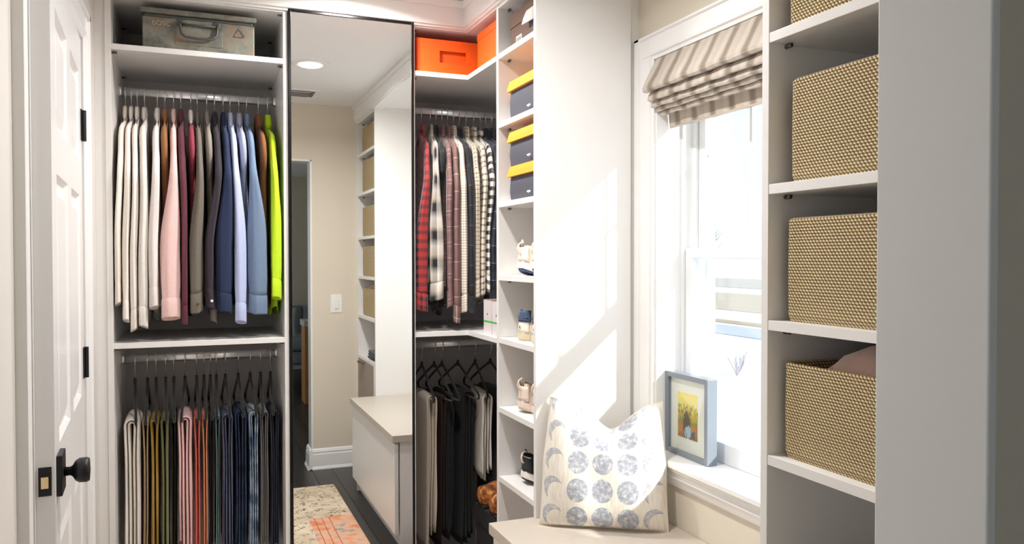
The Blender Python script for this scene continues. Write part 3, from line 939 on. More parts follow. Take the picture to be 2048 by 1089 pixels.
for k, (c_, lb, srx, L_, sl_, sw, rz_, ex) in enumerate(SH):
    m_ = fabric('shirt_cloth', c_, heather=ex.get('heather', 0))
    shirt(SHX[k], RZU + HANGZ, m_, lb, 100 + k, gap=SGAP[k], xb=float(SBX[k]), gapb=float(SBX[1] - SBX[0]), tile=STILE.get(k), L=L_, sl=sl_, cmat=ex.get('cmat'), button=ex.get('button'), group='plain shirts on the upper left rod')
    hanger(SHX[k], RZU + HANGZ, 0, ('ivory' if ex.get('cream') else 'black velvet') + ' hanger holding the ' + lb, 'hangers on the upper left rod', bool(ex.get('cream')), shirt_h=True)

TRX = [-0.213, -0.186, -0.154, -0.121, -0.08, -0.042, -0.011, 0.019, 0.052, 0.086, 0.121, 0.161, 0.202, 0.237, 0.273]
def denim(name, col, wear):
    m, nt, b = new_mat(name)
    tc = nt.nodes.new('ShaderNodeTexCoord')
    n = nt.nodes.new('ShaderNodeTexNoise'); n.inputs['Scale'].default_value = 22; n.inputs['Detail'].default_value = 6
    nt.links.new(tc.outputs['Object'], n.inputs['Vector'])
    r = ramp(nt, [(.35, col), (.62, wear), (.8, col)])
    nt.links.new(n.outputs['Fac'], r.inputs[0]); nt.links.new(r.outputs[0], b.inputs['Base Color'])
    b.inputs['Roughness'].default_value = .9
    return m
TRM = [
    (fabric('chino_white', rgb(238, 232, 224)), 'white chino trousers with a brown button', .062, .56, .52, 10, BUTTOND),
    (fabric('chino_sand', rgb(206, 184, 150)), 'sand beige trousers beside the white chinos', .030, .54, .5, 6, None),
    (fabric('chino_mustard', rgb(178, 142, 66)), 'mustard yellow trousers beside the sand beige trousers', .040, .53, .5, -3, None),
    (M('cord_olive', rgb(112, 112, 58), .9, 0, .2, 90, .5, 300, 0, .2, (10, 10, 1)), 'olive green corduroy trousers', .050, .52, .5, 5, None),
    (fabric('dark_olive', rgb(70, 70, 54)), 'dark olive grey trousers behind the green corduroys', .034, .50, .5, -6, None),
    (fabric('pale_pink', rgb(240, 202, 200)), 'pale pink trousers with a copper button', .056, .54, .5, -4, BUTTOND),
    (fabric('coral', rgb(224, 120, 104)), 'coral red trousers beside the pale pink trousers', .034, .54, .5, 3, None),
    (fabric('peach', rgb(226, 152, 112)), 'peach orange trousers beside the coral pair', .038, .52, .48, -2, None),
    (fabric('dark_maroon', rgb(52, 36, 46)), 'blackish maroon trousers after the peach pair', .040, .54, .5, 2, None),
    (fabric('aqua', rgb(150, 190, 192)), 'light aqua cotton trousers', .030, .56, .54, 8, None),
    (fabric('slate', rgb(84, 90, 116)), 'slate blue cotton trousers', .046, .49, .5, -5, None),
    (denim('dark_denim', rgb(30, 42, 66), rgb(54, 72, 100)), 'dark indigo blue jeans', .056, .53, .5, 3, None),
    (denim('faded_denim', rgb(62, 92, 130), rgb(190, 206, 222)), 'faded light-wash blue jeans', .044, .52, .5, -4, None),
    (fabric('stone_grey', rgb(138, 134, 132)), 'stone grey trousers beside faded jeans', .040, .50, .48, 4, None),
    (fabric('ink_navy', rgb(52, 56, 76)), 'ink navy trousers at the mirror end of the lower rod', .048, .51, .49, -8, None),
]
TB = [-.240, -.182, -.156, -.122, -.090, -.065, -.011, .017, .042, .063, .085, .129, .179, .219, .256, .294]
TYC = [-.085, -.055, -.07, -.075, -.03, -.085, -.062, -.072, -.02, -.03, -.08, -.055, -.075, -.065, -.07]
HRZ = [4, 1, 2, 2, 1, -3, 1.5, 1, 1, -1, 2, 2, 2, -2, -2]
for k, (m_, lb, th, la, lb_, rz_, bt) in enumerate(TRM):
    xc, wd = (TB[k] + TB[k + 1]) / 2, TB[k + 1] - TB[k]
    trousers(xc, RZL + HANGZ, m_, lb, 300 + k, th=wd - .011, la=la, lb=lb_, group='trousers on the lower left rod', button=bt, yc=TYC[k])
    hanger(xc, RZL + HANGZ, R(HRZ[k]), 'black velvet hanger holding the ' + lb, 'hangers on the lower left rod')

# plaid shirts in the corner closet
K = rgb(20, 20, 24); NV = rgb(30, 34, 52); CR = rgb(226, 212, 192); GY = rgb(96, 96, 100); RD = rgb(168, 46, 42); WH = rgb(236, 232, 226); BR = rgb(120, 86, 78); MV = rgb(134, 98, 96); TN = rgb(214, 178, 128); BL = rgb(52, 62, 90); GN = rgb(44, 62, 62); OR = rgb(166, 98, 62)
def stops(*p): return list(p)
PL = [
    (plaid('red_navy_plaid', stops((0, RD), (.42, NV), (.58, K), (.66, NV), (.84, RD)), stops((0, RD), (.40, NV), (.56, K), (.64, NV), (.86, RD)), .036, .034, fac=.5), 'red and navy plaid shirt next to the mirror'),
    (plaid('ombre_grey_plaid', stops((0, WH), (.35, CR), (.5, K), (.75, K), (1, WH)), stops((0, WH), (.3, CR), (.5, K), (.72, K), (1, WH)), .095, .11, 'LINEAR'), 'large ombre plaid shirt in black, grey and cream'),
    (plaid('black_plaid', stops((0, K), (.8, GY), (.84, K)), stops((0, K), (.7, GN), (.9, K)), .06, .06), 'black plaid shirt behind the ombre plaid shirt'),
    (plaid('mauve_plaid', stops((0, MV), (.3, BR), (.55, WH), (.58, MV), (.8, K), (.84, MV)), stops((0, BR), (.25, MV), (.6, WH), (.63, BR), (.85, WH), (.87, MV)), .06, .062, fac=.45), 'mauve brown plaid shirt with white window lines'),
    (plaid('brown_plaid', stops((0, BR), (.5, MV), (.72, WH), (.76, BR)), stops((0, MV), (.45, BR), (.7, WH), (.74, MV)), .05, .07, fac=.45), 'brown and mauve plaid shirt beside the tan gingham shirt'),
    (plaid('tan_gingham', stops((0, WH), (.5, TN), (.85, GY)), stops((0, WH), (.5, TN), (.85, GY)), .011, .011), 'fine tan and cream gingham shirt'),
    (plaid('black_shadow_plaid', stops((0, K), (.45, NV), (.7, BL), (.76, K)), stops((0, K), (.5, NV), (.8, OR), (.83, K)), .08, .08), 'dark black and navy shadow plaid shirt'),
    (plaid('cream_grid', stops((0, CR), (.82, K)), stops((0, CR), (.84, K)), .021, .017, fac=.55), 'cream shirt with a thin black grid check'),
    (plaid('cream_black_check', stops((0, CR), (.72, GY), (.86, K)), stops((0, CR), (.70, K)), .028, .026, fac=.55), 'cream shirt with bold black check stripes'),
    (plaid('black_white_stripe', stops((0, WH), (.6, GY)), stops((0, WH), (.55, K)), .04, .036, fac=.8), 'black and white broad striped shirt'),
    (plaid('navy_green_plaid', stops((0, NV), (.3, GN), (.6, BL), (.85, OR), (.88, NV)), stops((0, NV), (.35, GN), (.6, BL), (.82, WH), (.84, NV)), .06, .07), 'navy and green plaid shirt deep in the corner'),
    (plaid('blue_rust_plaid', stops((0, BL), (.4, NV), (.7, OR), (.75, NV)), stops((0, BL), (.4, NV), (.66, OR), (.72, BL)), .07, .07), 'blue plaid shirt with rust lines deep in the corner'),
    (plaid('teal_plaid', stops((0, GN), (.4, K), (.7, WH), (.73, GN)), stops((0, GN), (.4, K), (.8, WH), (.83, K)), .06, .06), 'dark teal plaid shirt beside the shoe tower'),
]
PLX = [.896, .935, .960, .986, 1.012, 1.039, 1.065, 1.095, 1.130, 1.159, 1.185, 1.213, 1.240]
PSL = [.61, .57, .62, .60, .66, .62, .62, .56, .55, .54, .60, .60, .60]
PTILE = {0: (.802, .855), 1: (.859, .919), 3: (.932, .956), 4: (.956, .987), 5: (.987, 1.021), 6: (1.022, 1.048), 7: (1.049, 1.070), 8: (1.070, 1.096), 9: (1.096, 1.114), 10: (1.114, 1.142), 11: (1.143, 1.178), 12: (1.180, 1.216)}
PGAP = rod_gaps(PLX, CX0, CX1)
PBX = list(np.linspace(.866, 1.262, 13))
PRZ = R(-8)            # the whole row is turned a little on the rod
for k, (m_, lb) in enumerate(PL):
    shirt(PLX[k], 2.022 + HANGZ, m_, lb, 500 + k, gap=PGAP[k], xb=float(PBX[k]), gapb=float(PBX[1] - PBX[0]), tile=PTILE.get(k), L=.78 + .02 * (k % 3), sl=PSL[k], group='plaid shirts in the corner closet', rz=PRZ)
    hanger(PLX[k], 2.022 + HANGZ, PRZ, 'black velvet hanger holding the ' + lb, 'hangers on the upper corner rod', shirt_h=True)

RTX = [.8966, .951, .986, 1.058, 1.137, 1.2075]
RT = [
    (M('cream_knit', rgb(214, 204, 190), .9, 0, .12, 200, .5, 400), 'cream ribbed knit trousers next to the mirror', .055, .62, .56, -3),
    (M('dark_brown_wool', rgb(58, 40, 34), .9, 0, .15, 200, .3, 500), 'dark brown wool trousers', .075, .62, .60, 10),
    (fabric('charcoal_black', rgb(36, 38, 42)), 'charcoal black trousers beside the brown wool trousers', .070, .60, .58, 6),
    (fabric('soft_black', rgb(28, 30, 32)), 'soft black trousers in the middle of the corner rod', .075, .62, .60, 4),
    (fabric('bone_white', rgb(212, 206, 198)), 'bone white folded trousers in the corner closet', .045, .34, .31, -5),
    (fabric('graphite', rgb(66, 66, 70)), 'graphite grey trousers beside the shoe tower', .08, .55, .5, 8),
]
RTH = [.042, .019, .028, .052, .042, .050]
for k, (m_, lb, th, la, lb_, rz_) in enumerate(RT):
    hz_ = (-2, 4, 3, 6, -5, 5)[k]
    trousers(RTX[k], 1.028 + HANGZ, m_, lb, 700 + k, th=RTH[k], la=la, lb=lb_, rz=R(hz_ if k == 4 else hz_ * .5), group='trousers on the lower corner rod', yc=-.05 if k == 0 else (-.095 if k == 4 else -.01))
    hanger(RTX[k], 1.028 + HANGZ, R(hz_), 'black velvet hanger holding the ' + lb, 'hangers on the lower corner rod')

# ------------------------------------------------------------------ boxes, shoes, baskets
def rust_metal():
    m, nt, b = new_mat('rusty_steel')
    tc = nt.nodes.new('ShaderNodeTexCoord')
    n = nt.nodes.new('ShaderNodeTexNoise'); n.inputs['Scale'].default_value = 18; n.inputs['Detail'].default_value = 8; n.inputs['Roughness'].default_value = .7
    n2 = nt.nodes.new('ShaderNodeTexNoise'); n2.inputs['Scale'].default_value = 9; n2.inputs['Detail'].default_value = 5
    for q in (n, n2): nt.links.new(tc.outputs['Object'], q.inputs['Vector'])
    r = ramp(nt, [(.30, rgb(84, 84, 78)), (.50, rgb(126, 126, 116)), (.66, rgb(156, 154, 142)), (.8, rgb(104, 100, 88))])
    r2 = ramp(nt, [(.56, (0, 0, 0, 1)), (.74, (1, 1, 1, 1))])
    nt.links.new(n.outputs['Fac'], r.inputs[0]); nt.links.new(n2.outputs['Fac'], r2.inputs[0])
    c = mixc(nt, r2.outputs[0], r.outputs[0], rgb(124, 92, 62))
    nt.links.new(c, b.inputs['Base Color'])
    setp(b, Roughness=.62, Metallic=.35)
    bp = nt.nodes.new('ShaderNodeBump'); bp.inputs['Strength'].default_value = .4; bp.inputs['Distance'].default_value = .002
    nt.links.new(n.outputs['Fac'], bp.inputs['Height']); nt.links.new(bp.outputs['Normal'], b.inputs['Normal'])
    return m
RUST = rust_metal()
DARKST = M('dark_steel', rgb(92, 96, 94), .5, .6, .25, 30)
def put_text(txt, size, mat, parent, loc, face, extrude=.0006):
    """face: 'y' reads from -y, 'x' reads from -x"""
    me = text_mesh(txt, size, extrude)
    me.materials.append(mat)
    o = bpy.data.objects.new('lettering', me); COL.objects.link(o); o.parent = parent
    base = parent
    while base.parent: base = base.parent
    o.location = Vector(loc) - (base.location if parent == base else Vector((0, 0, 0)))
    o.rotation_euler = (R(90), 0, 0) if face == 'y' else (R(90), 0, R(-90))
    return o

def steel_case():
    x0, x1, y0, y1, z0, z1 = -.163, .208, 3.035, 3.33, ZT, ZT + .145
    t = thing('steel_case', 'old rusty steel carrying case with a wire handle on the top shelf', 'metal case', ((x0 + x1) / 2, (y0 + y1) / 2, z0))
    MB().box(x0, x1, y0, y1, z0, z1 - .03).build('case_body', RUST, t, bevel=.004)
    MB().box(x0 + .004, x1 - .004, y0 + .002, y1 - .002, z1 - .032, z1 - .018).build('rim_bead', DARKST, t, bevel=.006, seg=3)
    MB().box(x0 - .007, x1 + .007, y0 - .007, y1 + .007, z1 - .019, z1).build('lid', RUST, t, bevel=.005, seg=3)
    cx = .02; yf = y0
    h = [(cx - .060, yf - .004, z0 + .105), (cx - .062, yf - .010, z0 + .090), (cx - .058, yf - .014, z0 + .062), (cx - .045, yf - .016, z0 + .050), (cx, yf - .016, z0 + .046), (cx + .045, yf - .016, z0 + .050), (cx + .058, yf - .014, z0 + .062), (cx + .062, yf - .010, z0 + .090), (cx + .060, yf - .004, z0 + .105)]
    hh = MB().tube(h, .0048, 8).build('handle', DARKST, t, smooth=True)
    MB().tube([(cx - .056, yf - .006, z0 + .096), (cx + .056, yf - .006, z0 + .096)], .0042, 8).build('handle_bar', DARKST, hh, smooth=True)
    for s in (-1, 1): MB().box(cx + s * .060 - .011, cx + s * .060 + .011, yf - .006, yf + .001, z0 + .092, z0 + .114).build('handle_bracket', DARKST, t, bevel=.003)
    MB().box(cx - .078, cx + .078, yf - .0018, yf + .001, z0 + .025, z0 + .085).build('embossed_plate', RUST, t, bevel=.0015)
    put_text('BOSC', .024, M('worn_bright_steel', rgb(176, 172, 158), .5, .5), t, (x0 + .060, yf - .0008, z0 + .092), 'y', .0012)
    # stamped triangle
    a = Vector((x1 - .055, yf - .001, z0 + .100)); tri = [a, a + Vector((-.018, 0, -.030)), a + Vector((.018, 0, -.030))]
    tm = MB()
    for p, q in ((0, 1), (0, 2), (1, 2)): tm.tube([tri[p], tri[q]], .0012, 6)
    for k in (0, 1): tm.tube([tri[0] + Vector((.003 + .004 * k, 0, -.004)), tri[2] + Vector((-.001 + .004 * k, 0, .003))], .0008, 6)
    tm.build('stamped_triangle', DARKST, t)
steel_case()

ORANGE = M('bright_orange_card', rgb(246, 92, 14), .55)
def orange_boxes():
    x0, x1, y0, y1, z0, z1 = .812, 1.098, 3.022, 3.36, ZT, ZT + .135
    t = thing('orange_storage_box', 'bright orange storage box with a cut-out handle facing the room', 'box', ((x0 + x1) / 2, (y0 + y1) / 2, z0))
    hx0, hx1, hz0, hz1 = .905, 1.015, z0 + .045, z0 + .092
    e = .004
    MB().box(x0, hx0, y0, y0 + e, z0, z1).box(hx1, x1, y0, y0 + e, z0, z1).box(hx0, hx1, y0, y0 + e, z0, hz0).box(hx0, hx1, y0, y0 + e, hz1, z1).build('front_wall', ORANGE, t)
    MB().box(x0, x1, y1 - e, y1, z0, z1).box(x0, x0 + e, y0 + e, y1 - e, z0, z1).box(x1 - e, x1, y0 + e, y1 - e, z0, z1).box(x0 + e, x1 - e, y0 + e, y1 - e, z0, z0 + e).build('box_shell', ORANGE, t)
    bx('handle_backing', ORANGE, t, hx0 - .006, hx1 + .006, y0 + .016, y0 + .020, hz0 - .006, hz1 + .006)
    x0, x1, y0, y1, z1 = 1.030, 1.33, 2.690, 2.925, ZT + .142
    t = thing('orange_storage_box', 'bright orange storage box turned sideways against the shoe tower', 'box', ((x0 + x1) / 2, (y0 + y1) / 2, z0))
    MB().box(x0, x0 + e, y0, y1, z0, z1 - .025).box(x1 - e, x1, y0, y1, z0, z1 - .025).box(x0 + e, x1 - e, y0, y0 + e, z0, z1 - .025).box(x0 + e, x1 - e, y1 - e, y1, z0, z1 - .025).box(x0 + e, x1 - e, y0 + e, y1 - e, z0, z0 + e).build('box_shell', ORANGE, t)
    bx('lid', ORANGE, t, x0 - .002, x1 + .002, y0 - .001, y1 + .001, z1 - .027, z1, .001)
orange_boxes()

CHAR = M('charcoal_card', rgb(74, 74, 84), .7)
LIDO = M('amber_card', rgb(242, 156, 36), .6)
INKW = M('white_print', rgb(236, 236, 236), .6)
def shoe_box(y0, y1, z0, h, label, x0=1.030, x1=1.33):
    t = thing('shoe_box', label, 'shoe box', ((x0 + x1) / 2, (y0 + y1) / 2, z0), 0, 'charcoal shoe boxes with amber lids')
    rings = []
    for k in range(9):
        q = k / 8; b = .004 * math.sin(q * math.pi * 1.1 + .3) - .003
        rings.append([(x0 - b + .004, y0 - b + .004, z0 + h * q), (x1 + b - .004, y0 - b + .004, z0 + h * q), (x1 + b - .004, y1 + b - .004, z0 + h * q), (x0 - b + .004, y1 + b - .004, z0 + h * q)])
    MB().loft(rings, True, True, True).build('box_body', CHAR, t)
    lz0, lz1 = z0 + h - .034, z0 + h + .002
    rings = [[(x0 - g, y0 - g, zz), (x1 + g, y0 - g, zz), (x1 + g, y1 + g, zz), (x0 - g, y1 + g, zz)] for g, zz in ((.006, lz0), (.003, lz0 + .018), (-.002, lz1))]
    MB().loft(rings, True, True, True).build('lid', LIDO, t)
    put_text('wajos', .013, INKW, t, (x0 - .0045, y0 + .036, z0 + .022), 'x')
    bx('corner_seam', M('seam_card', rgb(50, 56, 78), .7), t, x0 - .0008, x0 + .006, y0 + .0005, y0 + .006, z0 + .002, z0 + h - .036)
shoe_box(2.372, 2.595, 1.883 - .0, .132, 'charcoal shoe box with amber lid standing alone on its shelf')
shoe_box(2.372, 2.595, 1.599, .118, 'charcoal shoe box with amber lid, lower of two stacked')
shoe_box(2.372, 2.595, 1.599 + .1205, .118, 'charcoal shoe box with amber lid, upper of two stacked')

def brown_box():
    x0, x1, y0, y1, z0 = 1.04, 1.34, 2.350, 2.60, TZ[0]
    t = thing('shoe_box', 'dark brown and black shoe box with a peeling paper label', 'shoe box', ((x0 + x1) / 2, (y0 + y1) / 2, z0))
    BRN = M('brown_card', rgb(92, 66, 52), .7); BLK = M('black_card', rgb(34, 32, 34), .6); PAP = M('paper_label', rgb(226, 220, 212), .7); BLU = M('blue_print', rgb(40, 92, 150), .6)
    MB().box(x0, x1, y0, y1, z0, z0 + .085).build('box_body', BRN, t)
    MB().box(x0 - .003, x1 + .003, y0 - .003, y1 + .003, z0 + .075, z0 + .125).build('lid', BRN, t)
    MB().box(x0 + .02, x1 - .001, y0 - .0045, y0 - .003, z0, z0 + .124).build('side_wrap', BLK, t)
    n = 8
    rings = []
    for k in range(n + 1):
        q = k / n
        xx = x0 - .004 - .018 * math.sin(q * 1.3); zz = z0 + .098 - .050 * q
        rings.append([(xx, y0 + .005, zz - .006 * q), (xx, y0 + .100, zz)])
    o = MB().loft(rings, closed=False).build('peeling_label', PAP, t, smooth=True, solid=.0008)
    MB().box(x0 - .0012, x0, y0 + .005, y0 + .06, z0 + .035, z0 + .07).build('blue_print', BLU, t)
    MB().box(x0 - .0012, x0, y0 + .150, y0 + .200, z0 + .004, z0 + .036).build('barcode_label', PAP, t)
    for k in range(6): MB().box(x0 - .0018, x0 - .001, y0 + .156 + .007 * k, y0 + .156 + .007 * k + .003, z0 + .010, z0 + .030).build('bar_print', BLK, t)
brown_box()

PALEC = M('pale_grey_card', rgb(222, 214, 216), .6); GREENC = M('green_print', rgb(70, 190, 60), .5)
for (ya, yb, lb, hz) in ((2.790, 2.875, 'pale shoe box with a green stripe, standing against the plaid shirts', .130), (2.690, 2.782, 'pale shoe box with a green stripe, standing next to the shoe tower', .128)):
    x0, x1, z0 = 1.035, 1.33, ZM
    t = thing('shoe_box', lb, 'shoe box', (1.18, (ya + yb) / 2, z0), 0, 'pale boxes with a green stripe')
    MB().box(x0, x1, ya, yb, z0, z0 + hz).build('box_body', PALEC, t, bevel=.001)
    MB().box(x0 - .0008, x1 + .0008, ya - .0008, yb + .0008, z0 + .046, z0 + .052).build('green_stripe', GREENC, t)
    put_text('n', .016, M('grey_print', rgb(90, 90, 96), .6), t, (x0 - .0006, (ya + yb) / 2, z0 + .078), 'x')
    bx('lid_fold', M('brown_edge', rgb(150, 120, 110), .7), t, x0, x1, ya, yb, z0 + hz, z0 + hz + .002)

# sneakers: heel at local x=0 facing -x, toe at +x
def sneaker_parts(sole, upper, heelc, toec, lining, loop, h=.098, collar_h=None, band=None, rocker=.012):
    parts = []
    Ls = .285; N = 18
    def half(q): return .90 * (.036 + .012 * math.sin(min(1, q * 1.25) * math.pi) * (1 if q < .6 else 1) + .006 * math.sin(q * math.pi) - (.030 * max(0, (q - .82) / .18) ** 2))
    def rock(q): return rocker * max(0, (.22 - q) / .22) ** 2 + .018 * max(0, (q - .75) / .25) ** 2
    def outline(g):
        pts = []
        for k in range(N + 1):
            q = k / N; pts.append((q * Ls, half(q) * (1 if 0 < k < N else .55) + g, q))
        for k in range(N, -1, -1):
            q = k / N; pts.append((q * Ls, -half(q) * (1 if 0 < k < N else .55) - g, q))
        return pts
    def slab(g0, g1, za, zb, sg=0.0):
        r = []
        for g, zz in ((g0, za), (g1, zb)):
            r.append([(p[0] + (-sg if p[2] < .02 else 0), p[1], zz + rock(p[2])) for p in [(a, b_, c_) for a, b_, c_ in outline(g)]])
        return r
    mb_ = MB(); mb_.loft(slab(-.002, .001, 0.0, .010), True, True, True); parts.append(('outsole', mb_.mesh('outsole'), sole[1], None))
    mb_ = MB(); mb_.loft(slab(.002, .003, .008, .018, .003) + slab(.002, -.001, .028, .032, .002), True, True, True); parts.append(('midsole', mb_.mesh('midsole', False), sole[0], None))
    # upper
    rings = []
    n = 17
    for k in range(23):
        q = k / 22
        xx = .004 + q * (Ls - .012)
        hw = half(q) * (.94 if k not in (0, 22) else .6)
        if q < .14: top = h * (.90 + 1.0 * q if q < .09 else .99 - .3 * (q - .09))
        elif q < .45: top = h * (1.0 - 1.1 * (q - .10) * (1 - (q - .10)))
        else: top = h * (.70 - .52 * ((q - .45) / .55) ** 1.1)
        mouth = q > .04 and q < .34
        xb = .010 * (1 - q / .12) if q < .12 else 0
        ring = []
        for i_ in range(n):
            s_ = i_ / (n - 1); a = math.pi * s_
            yy = hw * math.copysign(abs(math.cos(a)) ** .55, math.cos(a)) * (1 - .22 * math.sin(a) ** 2)
            zz = .028 + rock(q) + (top - .028) * math.sin(a) ** .75
            if mouth and .30 < s_ < .70: zz -= .045
            ring.append((xx + xb * math.sin(a) * .9 - .006 * math.sin(a * 1.0) * (1 if q < .1 else 0), yy, zz))
        rings.append(ring)
    mb_ = MB(); mb_.loft(rings, False)
    me = mb_.mesh('upper', True); parts.append(('upper', me, upper, None))
    # heel counter patch
    hr = []
    for k in range(5):
        q = k / 4
        zz = .030 + rocker + q * (h * .42)
        hr.append([(.001 + .020 * (1 - math.cos(b_)) - .003 + .003 * q, (.038 - .006 * q) * math.sin(b_), zz) for b_ in np.linspace(-1.35, 1.35, 13)])
    mb_ = MB(); mb_.loft(hr, False); parts.append(('heel_counter', mb_.mesh('heel_counter', True), heelc, .002))
    # lining / tongue / laces
    mb_ = MB(); rr = []
    for k in range(6):
        q = k / 5
        rr.append([(.105 - .025 * q, yy, .074 + .05 * q * (h / .098) + .010 * math.cos(yy * 40)) for yy in np.linspace(-.024 + .004 * q, .024 - .004 * q, 7)])
    mb_.loft(rr, False); parts.append(('tongue', mb_.mesh('tongue', True), lining, .004))
    mb_ = MB()
    for k in range(5):
        xx = .112 + k * .018; zz = h * .80 - k * .0075
        mb_.tube([(xx, -.026, zz - .012), (xx + .002, 0, zz), (xx, .026, zz - .012)], .0024, 6)
    parts.append(('laces', mb_.mesh('laces', True), toec, None))
    if loop is not None:
        mb_ = MB(); mb_.tube([(.002, 0, h * .62), (-.008, 0, h * .68), (-.011, 0, h * .80), (-.006, 0, h * .93), (.004, 0, h * .97), (.012, 0, h * .94)], .0034, 8)
        parts.append(('heel_loop', mb_.mesh('heel_loop', True), loop, None))
    if band is not None:
        mb_ = MB(); mb_.tube([(.012 - .010 * math.cos(b_), .036 * math.sin(b_), h * .82) for b_ in np.linspace(-1.3, 1.3, 11)], .002, 6)
        parts.append(('reflective_band', mb_.mesh('reflective_band', True), band, None))
    return parts

def shoe_pair(parts, z, labels, group, x=1.045, ys=(2.525, 2.412), rzs=(5, 5), tilt=0.0):
    for k, (yy, rz) in enumerate(zip(ys, rzs)):
        t = thing('sneaker', labels[k], 'shoe', (x + .004 * k, yy, z), R(rz), group)
        if tilt: t.rotation_euler = (0, R(tilt), R(rz))
        for nm, me, mt, so in parts:
            o = link(nm, me, mt, t, world=False, solid=so or 0)
WHT = M('white_leather', rgb(240, 228, 212), .6, 0, .04, 60); WHS = M('white_rubber', rgb(238, 230, 222), .5); NAV = M('navy_suede', rgb(66, 84, 112), .85, 0, .1, 200); NVS = M('navy_rubber', rgb(58, 74, 104), .7)
BEI = M('beige_rubber', rgb(206, 194, 166), .6); SND = M('oatmeal_knit', rgb(226, 208, 194), .85, 0, .08, 200, .3, 600); BLKK = M('black_knit', rgb(44, 46, 52), .85, 0, .35, 160, .3, 500); BLKR = M('black_rubber', rgb(24, 24, 26), .7); SILV = M('silver_band', rgb(196, 198, 204), .3, .6)
shoe_pair(sneaker_parts((WHS, NVS), WHT, WHT, WHT, WHT, WHT, h=.118, rocker=.020), TZ[3], ('white leather sneaker with a navy sole, farther from the window', 'white leather sneaker with a navy sole, nearer the window'), 'white leather sneakers')
shoe_pair(sneaker_parts((BEI, BEI), WHT, WHT, WHS, NAV, None, h=.100, rocker=.0, band=NAV), TZ[4], ('white and navy sneaker with a beige sole, farther from the window', 'white and navy sneaker with a beige sole, nearer the window'), 'white and navy sneakers')
shoe_pair(sneaker_parts((SND, BEI), SND, SND, SND, SND, SND, h=.122, rocker=.012), TZ[5], ('oatmeal knit sneaker with a pull loop, farther from the window', 'oatmeal knit sneaker with a pull loop, nearer the window'), 'oatmeal knit sneakers')
shoe_pair(sneaker_parts((WHS, BLKR), BLKK, BLKK, WHS, WHT, WHT, h=.118, band=SILV, rocker=.016), TZ[6], ('black knit running shoe with a white sole, farther from the window', 'black knit running shoe with a white sole, nearer the window'), 'black running shoes', x=1.058)
# navy heel collars of the third pair
for o in [o for o in list(COL.objects) if o.get('group') == 'white and navy sneakers']:
    hr = []
    for k in range(5):
        q = k / 4
        hr.append([(.000 + .022 * (1 - math.cos(b_)) + .004 * q, (.037 - .004 * q) * math.sin(b_), .066 + q * .040) for b_ in np.linspace(-1.5, 1.5, 13)])
    MB().loft(hr, False).build('heel_collar', NAV, o, smooth=True, world=False, solid=.004)
    put_text('A', .016, M('navy_print', rgb(110, 120, 140), .6), o, Vector((-.004, 0, .048)) + o.location, 'x')

